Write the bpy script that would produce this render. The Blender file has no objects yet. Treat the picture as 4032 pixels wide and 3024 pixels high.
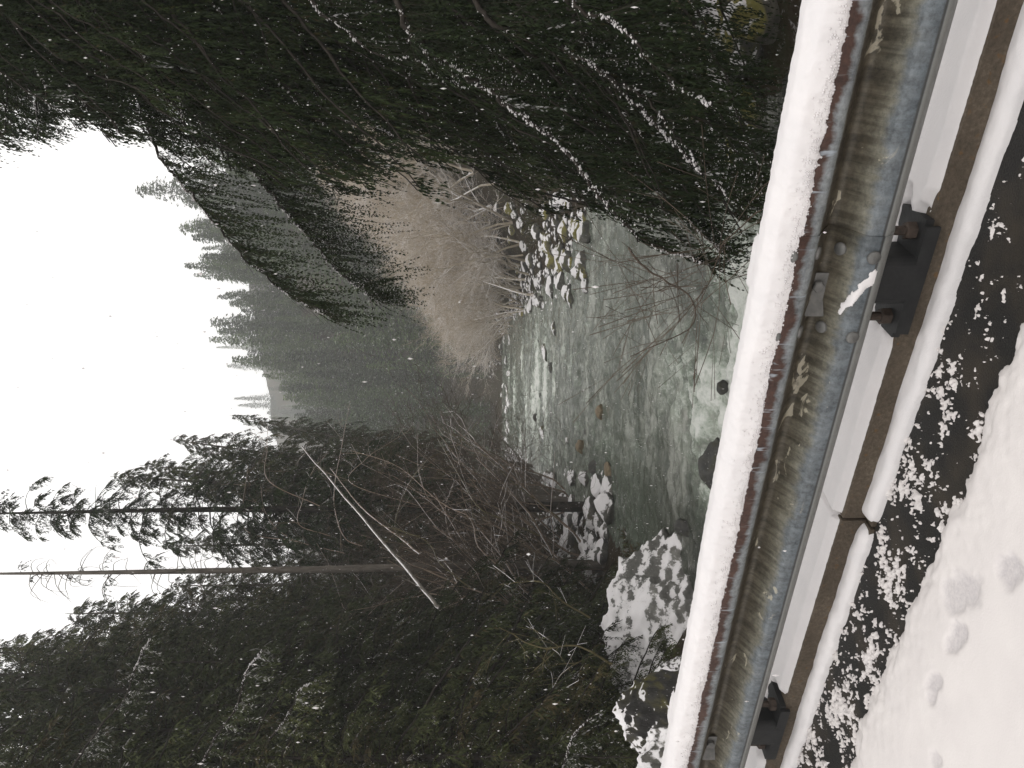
import bpy, math, random
import numpy as np
from mathutils import Matrix, Vector

R = np.random.default_rng(7)
random.seed(7)
C = bpy.context.scene.collection
SC = bpy.context.scene

# ------------------------------------------------------------------ camera, sky, sun, exposure
CAMZ = 1.178
F = 768.0                       # focal length in pixels of the 1024 px side
PITCH = math.atan(14 / 768)
cp, sp = math.cos(PITCH), math.sin(PITCH)
cam = bpy.data.cameras.new('camera')
cam.sensor_width = 36
cam.lens = 27
cam.clip_start = 0.05
cam.clip_end = 3000
co = bpy.data.objects.new('camera', cam)
C.objects.link(co)
# the photograph was taken with the phone on its side: image left is up
M = Matrix(((0, 1, 0, 0), (-sp, 0, -cp, 0), (-cp, 0, sp, CAMZ), (0, 0, 0, 1)))
co.matrix_world = M
SC.camera = co

SKY_MIX, SKY_VAL, SKY_STR = 0.9, 11.0, 0.136
world = bpy.data.worlds.new('World')
SC.world = world
world.use_nodes = True
nt = world.node_tree
bg = nt.nodes['Background']
sky = nt.nodes.new('ShaderNodeTexSky')
sky.sky_type = 'NISHITA'
sky.sun_disc = False
sky.sun_elevation = math.radians(48)
sky.sun_rotation = math.radians(200)
sky.dust_density = 4
hs = nt.nodes.new('ShaderNodeHueSaturation')
hs.inputs['Saturation'].default_value = 0.12
mx = nt.nodes.new('ShaderNodeMix')
mx.data_type = 'RGBA'
mx.inputs[0].default_value = SKY_MIX
nt.links.new(sky.outputs[0], hs.inputs['Color'])
nt.links.new(hs.outputs[0], mx.inputs[6])
mx.inputs[7].default_value = (SKY_VAL, SKY_VAL * 0.985, SKY_VAL * 0.975, 1)
nt.links.new(mx.outputs[2], bg.inputs[0])
bg.inputs[1].default_value = SKY_STR

sl = bpy.data.lights.new('sun', 'SUN')
sl.energy = 0.5
sl.angle = math.radians(60)
sl.color = (1, 0.97, 0.93)
so = bpy.data.objects.new('sun', sl)
so.rotation_euler = (math.radians(42), 0, math.radians(200 - 180))
so.location = (0, 0, 60)
C.objects.link(so)

SC.view_settings.view_transform = 'Standard'
SC.view_settings.look = 'None'
SC.view_settings.exposure = 0.0
SC.view_settings.gamma = 1
SC.view_settings.use_curve_mapping = False
SC.render.engine = 'CYCLES'
cy = SC.cycles
cy.max_bounces = 5
cy.diffuse_bounces = 3
cy.glossy_bounces = 2
cy.transmission_bounces = 2
cy.volume_bounces = 1
cy.transparent_max_bounces = 4
cy.caustics_reflective = False
cy.caustics_refractive = False
cy.use_denoising = True
try:
    cy.denoiser = 'OPENIMAGEDENOISE'
    cy.denoising_prefilter = 'ACCURATE'
except Exception:
    pass

HAZE_DENSITY = 0.0009

# ------------------------------------------------------------------ small helpers


def at(X, Y, y):
    """upright picture point (768 wide, 1024 high) at depth y -> world point"""
    u = (X - 384) / F
    v = (Y - 512) / F
    dx, dy, dz = u, cp - v * sp, -sp - v * cp
    k = y / dy
    return np.array((dx * k, y, CAMZ + dz * k))


def hash3(ix, iy, iz, seed):
    h = (ix.astype(np.int64) * 374761393 + iy.astype(np.int64) * 668265263 + iz.astype(np.int64) * 2147483647 + seed * 1274126177) & 0xffffffff
    h = ((h ^ (h >> 13)) * 1274126177) & 0xffffffff
    h = (h ^ (h >> 16)) & 0xffffffff
    return h / 4294967295.0


def vnoise(x, y, z=None, seed=0):
    x = np.asarray(x, float)
    y = np.asarray(y, float)
    z = np.zeros_like(x) if z is None else np.asarray(z, float)
    x, y, z = np.broadcast_arrays(x, y, z)
    fx, fy, fz = np.floor(x), np.floor(y), np.floor(z)
    tx, ty, tz = x - fx, y - fy, z - fz
    tx = tx * tx * (3 - 2 * tx)
    ty = ty * ty * (3 - 2 * ty)
    tz = tz * tz * (3 - 2 * tz)
    o = 0
    for a in (0, 1):
        for b in (0, 1):
            for c in (0, 1):
                w = (tx if a else 1 - tx) * (ty if b else 1 - ty) * (tz if c else 1 - tz)
                o = o + w * hash3(fx + a, fy + b, fz + c, seed)
    return o * 2 - 1


def fbm(x, y, z=None, oct=4, seed=0, gain=0.5):
    s, a, f, t = 0, 1.0, 1.0, 0
    for i in range(oct):
        s = s + a * vnoise(np.asarray(x) * f + i * 17.3, np.asarray(y) * f + i * 5.1, None if z is None else np.asarray(z) * f, seed + i)
        t += a
        a *= gain
        f *= 2.03
    return s / t


def sstep(a, b, x):
    t = np.clip((np.asarray(x, float) - a) / (b - a), 0, 1)
    return t * t * (3 - 2 * t)


def unit(v):
    v = np.asarray(v, float)
    return v / np.maximum(np.linalg.norm(v, axis=-1, keepdims=True), 1e-9)


class MB:
    """collects quads / triangles (with per-face material, tint and snow values)"""

    def __init__(self):
        self.v, self.q, self.n = [], [], 0

    def add(self, V, Q, mat=0, tint=0.5, snow=0.0, smooth=False):
        V = np.asarray(V, float).reshape(-1, 3)
        Q = np.asarray(Q, int)
        if len(Q) == 0:
            return
        m = len(Q)
        self.v.append(V)
        self.q.append((Q + self.n, np.full(m, mat), np.broadcast_to(np.asarray(tint, float), (m,)).copy(),
                       np.broadcast_to(np.asarray(snow, float), (m,)).copy(), np.full(m, smooth)))
        self.n += len(V)

    def mesh(self, name, mats, vattr=None):
        me = bpy.data.meshes.new(name)
        V = np.concatenate(self.v)
        me.vertices.add(len(V))
        me.vertices.foreach_set('co', V.astype(np.float32).ravel())
        loops, tot, mi, ti, sn, sm = [], [], [], [], [], []
        for Q, a, t, s, s2 in self.q:
            loops.append(Q.ravel())
            tot.append(np.full(len(Q), Q.shape[1]))
            mi.append(a)
            ti.append(t)
            sn.append(s)
            sm.append(s2)
        loops = np.concatenate(loops)
        tot = np.concatenate(tot)
        me.loops.add(len(loops))
        me.loops.foreach_set('vertex_index', loops.astype(np.int32))
        me.polygons.add(len(tot))
        st = np.concatenate(([0], np.cumsum(tot)[:-1]))
        me.polygons.foreach_set('loop_start', st.astype(np.int32))
        me.polygons.foreach_set('material_index', np.concatenate(mi).astype(np.int32))
        me.polygons.foreach_set('use_smooth', np.concatenate(sm).astype(bool))
        for m in mats:
            me.materials.append(m)
        a = me.attributes.new('tint', 'FLOAT', 'FACE')
        a.data.foreach_set('value', np.concatenate(ti).astype(np.float32))
        a = me.attributes.new('snow', 'FLOAT', 'FACE')
        a.data.foreach_set('value', np.concatenate(sn).astype(np.float32))
        if vattr:
            for k, val in vattr.items():
                a = me.attributes.new(k, 'FLOAT', 'POINT')
                a.data.foreach_set('value', np.asarray(val, np.float32).ravel())
        me.update(calc_edges=True)
        me.validate()
        return me


def link(name, me, parent=None, loc=None):
    o = bpy.data.objects.new(name, me)
    C.objects.link(o)
    if parent is not None:
        o.parent = parent
    if loc is not None:
        o.location = loc
    return o


def empty(name, loc=(0, 0, 0)):
    o = bpy.data.objects.new(name, None)
    o.empty_display_size = 0.2
    C.objects.link(o)
    o.location = loc
    return o


def tag(o, label=None, cat=None, group=None, kind=None):
    if label:
        o['label'] = label
    if cat:
        o['category'] = cat
    if group:
        o['group'] = group
    if kind:
        o['kind'] = kind
    return o


def grid_quads(nu, nv):
    i = np.arange(nu - 1)[:, None] * nv + np.arange(nv - 1)[None, :]
    i = i.ravel()
    return np.stack([i, i + nv, i + nv + 1, i + 1], 1)


def tube(P, rad, k=5):
    P = np.asarray(P, float)
    n = len(P)
    T = unit(np.gradient(P, axis=0))
    ref = np.array((0.13, 0.31, 0.94)) if abs(T[0, 2]) < 0.85 else np.array((0.94, 0.2, 0.1))
    A = unit(np.cross(T, ref))
    B = np.cross(T, A)
    rad = np.broadcast_to(np.asarray(rad, float), (n,))
    th = np.arange(k) * 2 * math.pi / k
    V = P[:, None] + rad[:, None, None] * (np.cos(th)[None, :, None] * A[:, None] + np.sin(th)[None, :, None] * B[:, None])
    i = (np.arange(n - 1)[:, None] * k + np.arange(k)[None, :]).ravel()
    j = (np.arange(n - 1)[:, None] * k + ((np.arange(k) + 1) % k)[None, :]).ravel()
    return V.reshape(-1, 3), np.stack([i, j, j + k, i + k], 1)


def catmull(P, n):
    P = np.asarray(P, float)
    Q = np.vstack([2 * P[0] - P[1], P, 2 * P[-1] - P[-2]])
    m = len(P) - 1
    t = np.linspace(0, m - 1e-6, n)
    i = t.astype(int)
    f = (t - i)[:, None]
    a, b, c, d = Q[i], Q[i + 1], Q[i + 2], Q[i + 3]
    return 0.5 * (2 * b + (c - a) * f + (2 * a - 5 * b + 4 * c - d) * f ** 2 + (3 * b - a - 3 * c + d) * f ** 3)


def lumps(cen, rad):
    """little octahedral clods"""
    cen = np.asarray(cen, float)
    n = len(cen)
    rad = np.asarray(rad, float).reshape(n, -1)
    if rad.shape[1] == 1:
        rad = np.repeat(rad, 3, 1)
    base = np.array([(1, 0, 0), (0, 1, 0), (-1, 0, 0), (0, -1, 0), (0, 0, 1), (0, 0, -1)], float)
    jit = 1 + R.uniform(-.25, .25, (n, 6, 1))
    V = cen[:, None] + base[None] * jit * rad[:, None]
    t = np.array([(0, 1, 4), (1, 2, 4), (2, 3, 4), (3, 0, 4), (1, 0, 5), (2, 1, 5), (3, 2, 5), (0, 3, 5)])
    Q = (np.arange(n) * 6)[:, None, None] + t[None]
    return V.reshape(-1, 3), Q.reshape(-1, 3)


def diamonds(P, D, L, W, flat=0.6):
    """leaf-sized sprays: base P, direction D, length L, half width W"""
    n = len(P)
    nr = np.array((0, 0, 1.0)) + R.normal(0, flat, (n, 3))
    S = unit(np.cross(D, nr))
    L = np.asarray(L)[:, None]
    W = np.asarray(W)[:, None]
    V = np.stack([P, P + .42 * L * D + W * S, P + L * D, P + .42 * L * D - W * S], 1)
    return V.reshape(-1, 3), (np.arange(n) * 4)[:, None] + np.arange(4)[None]


def box(c, sx, sy, sz):
    """axis box in local frame; returns verts, quads"""
    s = np.array([(x, y, z) for x in (-.5, .5) for y in (-.5, .5) for z in (-.5, .5)]) * (sx, sy, sz) + np.asarray(c)
    q = [(0, 1, 3, 2), (4, 6, 7, 5), (0, 4, 5, 1), (2, 3, 7, 6), (0, 2, 6, 4), (1, 5, 7, 3)]
    return s, np.array(q)


# ------------------------------------------------------------------ materials


class NG:
    def __init__(self, name, rough=0.8, spec=0.3):
        m = bpy.data.materials.new(name)
        m.use_nodes = True
        self.m, self.t = m, m.node_tree
        self.b = self.t.nodes['Principled BSDF']
        self.b.inputs['Roughness'].default_value = rough
        self.b.inputs['Specular IOR Level'].default_value = spec

    def n(self, typ, **kw):
        x = self.t.nodes.new('ShaderNode' + typ)
        for k, v in kw.items():
            setattr(x, k, v)
        return x

    def l(self, a, b):
        self.t.links.new(a, b)

    def coord(self, kind='Object', scale=(1, 1, 1)):
        c = self.n('TexCoord')
        mp = self.n('Mapping')
        mp.inputs['Scale'].default_value = scale
        self.l(c.outputs[kind], mp.inputs[0])
        return mp.outputs[0]

    def pos(self, scale=(1, 1, 1)):
        c = self.n('NewGeometry')
        mp = self.n('Mapping')
        mp.inputs['Scale'].default_value = scale
        self.l(c.outputs['Position'], mp.inputs[0])
        return mp.outputs[0]

    def noise(self, vec, scale, detail=4, rough=.55, dist=0):
        x = self.n('TexNoise')
        self.l(vec, x.inputs['Vector'])
        x.inputs['Scale'].default_value = scale
        x.inputs['Detail'].default_value = detail
        x.inputs['Roughness'].default_value = rough
        x.inputs['Distortion'].default_value = dist
        return x.outputs['Fac']

    def ramp(self, fac, stops, interp='LINEAR'):
        x = self.n('ValToRGB')
        x.color_ramp.interpolation = interp
        e = x.color_ramp.elements
        while len(e) > 1:
            e.remove(e[-1])
        for i, (p, c) in enumerate(stops):
            c = (c, c, c, 1) if isinstance(c, (int, float)) else tuple(c) + (1,)
            if i == 0:
                e[0].position, e[0].color = p, c
            else:
                k = e.new(p)
                k.color = c
        self.l(fac, x.inputs[0])
        return x.outputs[0]

    def mix(self, fac, a, b, blend='MIX'):
        x = self.n('Mix', data_type='RGBA', blend_type=blend)
        for s, v in ((x.inputs[0], fac), (x.inputs[6], a), (x.inputs[7], b)):
            if isinstance(v, (int, float)):
                s.default_value = v if s == x.inputs[0] else (v, v, v, 1)
            elif isinstance(v, tuple):
                s.default_value = v + (1,)
            else:
                self.l(v, s)
        return x.outputs[2]

    def math(self, op, a, b=0.0, c=0.0, clamp=False):
        x = self.n('Math', operation=op, use_clamp=clamp)
        for s, v in zip(x.inputs, (a, b, c)):
            if isinstance(v, (int, float)):
                s.default_value = v
            else:
                self.l(v, s)
        return x.outputs[0]

    def attr(self, name):
        x = self.n('Attribute')
        x.attribute_name = name
        return x.outputs['Fac']

    def bump(self, h, strength=.5, dist=.02):
        x = self.n('Bump')
        x.inputs['Strength'].default_value = strength
        x.inputs['Distance'].default_value = dist
        self.l(h, x.inputs['Height'])
        self.l(x.outputs[0], self.b.inputs['Normal'])

    def col(self, c):
        if isinstance(c, tuple):
            self.b.inputs['Base Color'].default_value = c + (1,)
        else:
            self.l(c, self.b.inputs['Base Color'])

    def set(self, k, v):
        if isinstance(v, (int, float)):
            self.b.inputs[k].default_value = v
        else:
            self.l(v, self.b.inputs[k])


SNOWC = (.78, .755, .755)


def mat_snow(name='snow', scale=1.0):
    g = NG(name, .75, .25)
    p = g.pos()
    a = g.noise(p, 9 * scale, 3)
    g.col(g.ramp(a, [(.3, (.65, .625, .625)), (.7, (.70, .67, .665))]))
    h = g.mix(.5, g.noise(p, 160 * scale, 4, .7), g.noise(p, 26 * scale, 3))
    g.bump(h, .35, .006 / scale)
    return g.m


def mat_road_snow():
    g = NG('road_snow', .75, .25)
    p = g.pos()
    a = g.noise(p, 9, 3)
    c = g.ramp(a, [(.3, (.65, .61, .595)), (.7, (.69, .65, .63))])
    sl = g.attr('slush')
    f = g.math('MULTIPLY', sl, g.ramp(g.noise(p, 120, 4, .7), [(.36, 1.0), (.68, .35)]))
    c = g.mix(f, c, (.47, .44, .445))
    g.col(c)
    h = g.mix(.5, g.noise(p, 190, 4, .7), g.noise(p, 26, 3))
    g.bump(h, .35, .005)
    return g.m


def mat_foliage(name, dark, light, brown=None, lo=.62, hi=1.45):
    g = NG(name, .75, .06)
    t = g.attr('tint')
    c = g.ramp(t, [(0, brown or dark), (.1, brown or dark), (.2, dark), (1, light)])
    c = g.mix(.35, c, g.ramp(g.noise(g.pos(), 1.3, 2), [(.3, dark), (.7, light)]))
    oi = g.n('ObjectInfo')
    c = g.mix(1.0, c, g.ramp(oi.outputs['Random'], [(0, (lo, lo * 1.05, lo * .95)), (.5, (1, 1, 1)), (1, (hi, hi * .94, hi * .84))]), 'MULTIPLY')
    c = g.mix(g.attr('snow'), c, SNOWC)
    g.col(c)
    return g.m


def mat_bark(name, a, b, scale=8, snow=0.0):
    g = NG(name, .9, .1)
    v = g.coord('Object', (1, 1, .25))
    n = g.noise(v, scale, 5, .65)
    c = g.ramp(n, [(.3, a), (.7, b)])
    if snow > 0:
        ge = g.n('NewGeometry')
        s = g.n('SeparateXYZ')
        g.l(ge.outputs['Normal'], s.inputs[0])
        k = g.math('ADD', s.outputs[2], g.math('MULTIPLY', g.math('SUBTRACT', g.noise(g.pos(), 3, 4), .5), 1.1))
        f = g.ramp(k, [(.75 - snow, 0.0), (.9 - snow, 1.0)])
        c = g.mix(f, c, SNOWC)
    g.col(c)
    g.bump(n, .7, .03)
    return g.m


def mat_rock(name, a, b, moss, snow_thr, moss_amt=.3, sscale=1.7, soft=.07, amp=.9):
    g = NG(name, .8, .3)
    p = g.coord('Object')
    n1 = g.noise(p, 2.2, 6, .62)
    n2 = g.noise(p, 9, 5, .7)
    c = g.ramp(n1, [(.3, a), (.7, b)])
    c = g.mix(g.ramp(n2, [(.4, 0.0), (.62, .55)]), c, tuple(x * .45 for x in a))
    mo = g.ramp(g.noise(p, 1.4, 4), [(.62 - moss_amt, 0.0), (.72 - moss_amt * .6, 1.0)])
    ge = g.n('NewGeometry')
    s = g.n('SeparateXYZ')
    g.l(ge.outputs['Normal'], s.inputs[0])
    mo = g.math('MULTIPLY', mo, g.ramp(s.outputs[2], [(.1, 0.0), (.5, .8)]))
    c = g.mix(mo, c, moss)
    k = g.math('ADD', s.outputs[2], g.math('MULTIPLY', g.math('SUBTRACT', g.noise(g.pos(), sscale, 6, .7), .5), amp))
    f = g.ramp(k, [(snow_thr, 0.0), (snow_thr + soft, 1.0)])
    c = g.mix(f, c, SNOWC)
    g.col(c)
    g.bump(g.mix(.5, n1, n2), .8, .08)
    return g.m


M_SNOW = mat_snow()
M_SNOWT = mat_snow('branch_snow', .5)
M_ROADSNOW = mat_road_snow()
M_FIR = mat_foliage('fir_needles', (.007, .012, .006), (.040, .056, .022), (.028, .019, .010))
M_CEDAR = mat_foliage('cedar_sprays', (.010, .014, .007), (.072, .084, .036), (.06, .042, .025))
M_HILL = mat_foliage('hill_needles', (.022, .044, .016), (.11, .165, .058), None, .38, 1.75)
M_BARK = mat_bark('bark', (.014, .012, .010), (.045, .038, .031))
M_BARKG = mat_bark('grey_bark', (.07, .06, .05), (.16, .14, .12), 6)
M_TWIG = mat_bark('alder_bark', (.20, .15, .11), (.38, .29, .225), 2.5, .28)
M_STEM = mat_bark('pale_bark', (.33, .28, .21), (.60, .52, .41), 2.5, .38)
M_TWIGB = mat_bark('brown_twigs', (.34, .275, .19), (.58, .48, .36), 2.5, .2)
M_TWIGD = mat_bark('dark_twigs', (.06, .045, .035), (.14, .11, .085), 2.5, .0)
M_MOSSBARK = mat_bark('mossy_bark', (.07, .06, .028), (.19, .16, .09), 5, .18)
M_LOG = mat_bark('snowy_log', (.11, .10, .085), (.26, .235, .2), 6, .3)
M_ROCK = mat_rock('rock', (.085, .082, .075), (.19, .18, .16), (.10, .10, .03), .66, .22)
M_ROCKS = mat_rock('snowy_rock', (.085, .082, .072), (.20, .19, .17), (.12, .11, .035), .36, .04, 4, .12)
M_WETROCK = mat_rock('wet_rock', (.04, .04, .038), (.11, .105, .095), (.05, .05, .03), 1.2, .1)
M_TANROCK = mat_rock('tan_rock', (.18, .14, .09), (.34, .27, .18), (.1, .09, .04), 1.3, .0)
M_MOSSROCK = mat_rock('mossy_rock', (.07, .065, .055), (.22, .20, .16), (.20, .18, .035), .72, .45)

# ------------------------------------------------------------------ the lie of the land
YT = np.array([-60, 0, 12, 20, 24, 32, 44, 66, 90, 120, 150, 170, 190, 230])
LE = np.array([-7, -6, -5.6, -4.9, -5.2, -6.4, -6.3, -8.0, -7.8, -8.6, -11.7, -18, -45, -90])
RE = np.array([4, 4, 4.6, 5.4, 6.2, 7.4, 8.8, 7.4, 8, 9, 10, 8, -10, -60])
WY = np.array([-60, 0, 18, 24, 40, 75, 85, 120, 150, 180, 230])
WZ = np.array([-6.4, -5.5, -5.15, -4.85, -4.5, -3.2, -2.75, -1.5, -.6, .1, 1.5])


def wz(y):
    return np.interp(y, WY, WZ)


ND, DD = np.array((.519, .854)), np.array((-.854, .519))   # across / along the bridge


def cap_hill(x):
    return np.maximum(12, np.where(x < 15, 42 + .77 * x, 53.5 + .66 * (x - 15)))


def ground(x, y):
    x = np.asarray(x, float)
    y = np.asarray(y, float)
    le, re, w = np.interp(y, YT, LE), np.interp(y, YT, RE), wz(y)
    el, er = le - x, x - re
    dep = np.minimum(np.clip(-el, 0, 3), np.clip(-er, 0, 3)) / 3
    z = w - .25 - .55 * dep
    barl = np.interp(y, [20, 35, 45, 75, 90], [1.5, 2, 4.5, 5, 3])
    barr = np.interp(y, [20, 40, 55, 100, 140], [1.5, 2, 6, 6, 3])
    sr = np.interp(y, [0, 40, 90, 120], [.42, .45, .55, .78])
    sl_ = np.interp(y, [0, 20, 60, 120], [.42, .5, .42, .3])
    zl = w - .25 + .22 * np.minimum(el, barl) + sl_ * np.maximum(el - barl, 0)
    zr = w - .25 + .22 * np.minimum(er, barr) + sr * np.maximum(er - barr, 0)
    zl = np.minimum(zl, w + 22 + .05 * el)
    zr = np.minimum(zr, w + 50 + .1 * er)
    z = np.where(el > 0, zl, np.where(er > 0, zr, z))
    h1 = np.clip((y - 172) * .8, 0, cap_hill(x)) * sstep(-24, -10, x)
    z = np.where(y > 172, np.maximum(z, np.interp(172, WY, WZ) + h1), z)
    h2 = np.clip((y - 430) * 1.05, 0, 184 + .25 * x)
    z = np.where(y > 430, np.maximum(z, h2), z)
    bank = sstep(0, 4, np.maximum(el, er))
    z = z + bank * (.55 * fbm(x * .22, y * .22, oct=4, seed=3) + .8 * sstep(15, 60, np.maximum(el, er)) * fbm(x * .07, y * .07, oct=3, seed=4))
    D = x * ND[0] + y * ND[1]
    z = np.where(D < 4.5, np.minimum(z, -1.6), z)
    return z


def inv_water(Y):
    """depth at which the water surface shows on picture row Y"""
    yy = np.linspace(10, 178, 1700)
    py = 498 + (CAMZ - wz(yy)) / yy * F
    return float(np.interp(-Y, -py, yy))


def span(pts):
    out = []
    for a, b, n in pts:
        out.append(np.linspace(a, b, n, endpoint=False))
    return np.concatenate(out)


gx = span([(-320, -60, 26), (-60, -18, 42), (-18, 18, 90), (18, 60, 42), (60, 321, 27)])
gy = span([(-60, 5, 20), (5, 60, 120), (60, 180, 110), (180, 300, 40), (300, 760, 40)])
GX, GY = np.meshgrid(gx, gy, indexing='ij')
mb = MB()
mb.add(np.stack([GX, GY, ground(GX, GY)], -1), grid_quads(len(gx), len(gy)), smooth=True)
g = NG('forest_floor', .95, .1)
p = g.pos()
c = g.ramp(g.noise(p, .55, 6, .65), [(.3, (.026, .02, .013)), (.5, (.05, .037, .022)), (.62, (.045, .042, .02)), (.75, (.035, .045, .018))])
c = g.mix(g.ramp(g.noise(p, 2.6, 6, .75), [(.58, 0.0), (.70, .55)]), c, SNOWC)
g.col(c)
g.bump(g.noise(p, 3.2, 6, .7), 1.0, .3)
tag(link('ground', mb.mesh('ground', [g.m])), 'brown forest floor flecked with snow on both banks and the hillsides', kind='structure')

# ------------------------------------------------------------------ the river
wxn = np.linspace(0, 1, 112)
wyv = span([(6, 14, 40), (14, 30, 170), (30, 60, 230), (60, 100, 190), (100, 200, 110)])
WX = np.interp(wyv, YT, LE)[None, :] - 2.2 + wxn[:, None] * (np.interp(wyv, YT, RE) - np.interp(wyv, YT, LE) + 4.4)[None, :]
WYY = np.broadcast_to(wyv[None, :], WX.shape)


def blob(cx, cy_, rx, ry):
    return np.exp(-(((WX - cx) / rx) ** 2 + ((WYY - cy_) / ry) ** 2))


foam = 0.0
# tumbling water close to the bridge
for cx, cy_, rx, ry, k in [(-.3, 19, 2.4, 3.2, 1.15), (-1.4, 18.5, 1.6, 3.2, .9), (2.6, 18.2, 2.0, 2.6, .7), (-2.6, 20, 1.2, 2.5, .7),
                           (4.0, 20.5, 1.3, 1.8, .7), (-.6, 23.4, 1.6, 1.6, .7), (.4, 26, 1.6, 2.2, .4)]:
    foam = foam + k * blob(cx, cy_, rx, ry)
# riffles further up
for cx, cy_, rx, ry, k in [(-.2, 71, 4.2, 1.8, 1.5), (.6, 79, 4.2, 2.2, 1.5), (-2.4, 84, 2.6, 2.2, 1.1), (.2, 64, 2.0, .7, .8), (-2.8, 93, 2.5, 2, .9),
                           (3.4, 101, 3, 2, .8), (-2, 118, 4, 3, .8), (2, 135, 4, 3, .7), (-5.8, 66, 1.2, 1.2, .6), (-7.6, 104, 2, 2, .8)]:
    foam = foam + k * blob(cx, cy_, rx, ry)
streak = fbm(WX * 1.1, WYY * .28, oct=4, seed=21)
chop = fbm(WX * 2.2, WYY * 1.6, oct=5, seed=22, gain=.62)
foam = np.clip(foam * (.62 + 1.1 * chop) + .16 * sstep(20, 34, WYY) + .26 * sstep(.25, .6, streak) * sstep(16, 60, WYY), 0, 1)
calm = np.clip(1.1 * blob(-5.2, 30, 2.3, 6) + .9 * blob(-5.6, 40, 2.2, 7) + .55 * blob(5.5, 34, 2.2, 6) + .5 * blob(1.5, 52, 3.5, 3), 0, .92)
rough_w = .075 + .16 * np.clip(foam, 0, 1) + .045 * np.exp(-((WYY - 20) / 8) ** 2)
rid = 1 - 2 * np.abs(fbm(WX * .42 + .35 * fbm(WX * .6, WYY * .6, oct=2, seed=25), WYY * 1.05, oct=3, seed=26))
Z = wz(WYY) + rough_w * chop * 1.1 + (.10 + .002 * WYY) * rid + .03 * vnoise(WX * 2.2, WYY * 2.6, seed=5)
Z = Z - .22 * blob(0, 21.4, 5, .9) + .10 * blob(0, 23.4, 5, 1.4)
mb = MB()
mb.add(np.stack([WX, WYY, Z], -1), grid_quads(*WX.shape), smooth=True)
g = NG('river_water', .12, .5)
g.b.inputs['IOR'].default_value = 1.33
p1 = g.pos((1.0, .75, 1))
fo = g.attr('foam')
n1 = g.noise(p1, 3.2, 6, .65, .6)
n2 = g.noise(g.pos((1, .6, 1)), 13, 5, .7)
fm = g.math('ADD', fo, g.math('MULTIPLY', g.math('SUBTRACT', g.mix(.45, n1, n2), .5), 2.1))
fm = g.ramp(fm, [(.24, 0.0), (.5, .34), (.95, .95)])
water_sheen = g.mix(.45, g.noise(g.pos((.8, 1.25, 1)), 1.5, 6, .68, .5), g.noise(g.pos((.35, .8, 1)), .5, 4, .6))
water_sheen = g.ramp(water_sheen, [(.41, (.026, .028, .022)), (.5, (.10, .10, .085)), (.60, (.34, .34, .305))])  # pale and dark streaks: wave-facet reflections painted into the aerated water colour
water_sheen = g.mix(g.attr('calm'), water_sheen, (.022, .023, .016))  # calm pools: dark forest reflection put into the colour, water less aerated
water_sheen = g.mix(g.ramp(fo, [(0.0, 0.0), (.6, .8)]), water_sheen, (.25, .315, .235))
g.col(g.mix(fm, water_sheen, (.70, .71, .665)))
g.set('Roughness', g.ramp(fm, [(0, .06), (1, .75)]))
g.bump(g.mix(.3, n1, n2), 1.0, .09)
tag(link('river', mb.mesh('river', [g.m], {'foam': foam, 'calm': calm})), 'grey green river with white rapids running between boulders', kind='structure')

# ------------------------------------------------------------------ bridge deck, road, kerb


def rw(s, D, z):
    s, D, z = np.broadcast_arrays(np.asarray(s, float), np.asarray(D, float), np.asarray(z, float))
    return np.stack([ND[0] * D + DD[0] * s, ND[1] * D + DD[1] * s, z], -1)


def rbox(s0, s1, D0, D1, z0, z1):
    V = np.array([rw(s, D, z) for s in (s0, s1) for D in (D0, D1) for z in (z0, z1)])
    q = np.array([(0, 1, 3, 2), (4, 6, 7, 5), (0, 4, 5, 1), (2, 3, 7, 6), (0, 2, 6, 4), (1, 5, 7, 3)])
    return V, q


g = NG('concrete', .9, .2)
p = g.pos()
g.col(g.ramp(g.noise(p, 7, 6, .7), [(.3, (.10, .085, .065)), (.7, (.2, .175, .145))]))
g.bump(g.noise(p, 60, 4), .5, .004)
M_CONC = g.m
mb = MB()
mb.add(*rbox(-14, 18, -7.5, 2.42, -.62, -.006))
tag(link('bridge_deck', mb.mesh('bridge_deck', [M_CONC])), 'concrete bridge deck under the snowy road', kind='structure')

g = NG('asphalt', .6, .22)
p = g.pos()
n1 = g.noise(p, 210, 3, .6)
n2 = g.noise(p, 5, 4)
c = g.ramp(n1, [(.35, (.008, .008, .008)), (.6, (.022, .021, .019)), (.75, (.055, .048, .038))])
c = g.mix(g.ramp(n2, [(.46, 0.0), (.66, .75)]), c, (.05, .04, .029))
g.col(c)
g.bump(n1, .9, .006)
mb = MB()
rs = np.linspace(-14, 18, 30)
RS, RD = np.meshgrid(rs, np.linspace(-7, 1.84, 20), indexing='ij')
mb.add(rw(RS, RD, 0 * RS), grid_quads(30, 20))
tag(link('road', mb.mesh('road', [g.m])), 'wet black asphalt with gritty brown patches beside the kerb', kind='structure')

g = NG('kerb_stone', .9, .2)
p = g.pos()
n1 = g.noise(p, 90, 5, .7)
c = g.ramp(g.mix(.4, n1, g.noise(p, 6, 4)), [(.3, (.045, .036, .027)), (.55, (.105, .084, .063)), (.75, (.19, .155, .115))])
c = g.mix(g.ramp(g.noise(p, 40, 5), [(.62, 0.0), (.72, .6)]), c, (.16, .085, .03))
g.col(c)
g.bump(n1, .8, .006)
M_KERB = g.m
KF = 1.84                 # kerb face
joints = [-12, -2.35, 1.62, 5.6, 9.6, 17]
for i in range(len(joints) - 1):
    a, b = joints[i] + .006, joints[i + 1] - .006
    mb = MB()
    V, q = rbox(a, b, KF, 2.40, -.004, .088)
    mb.add(V, q)
    mb.add(*rbox(a, b, KF - .042, KF - .0015, -.004, .014))
    k = link('kerb', mb.mesh('kerb', [M_KERB]))
    tag(k, 'brown weathered concrete kerb section under the guardrail', kind='structure')

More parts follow.
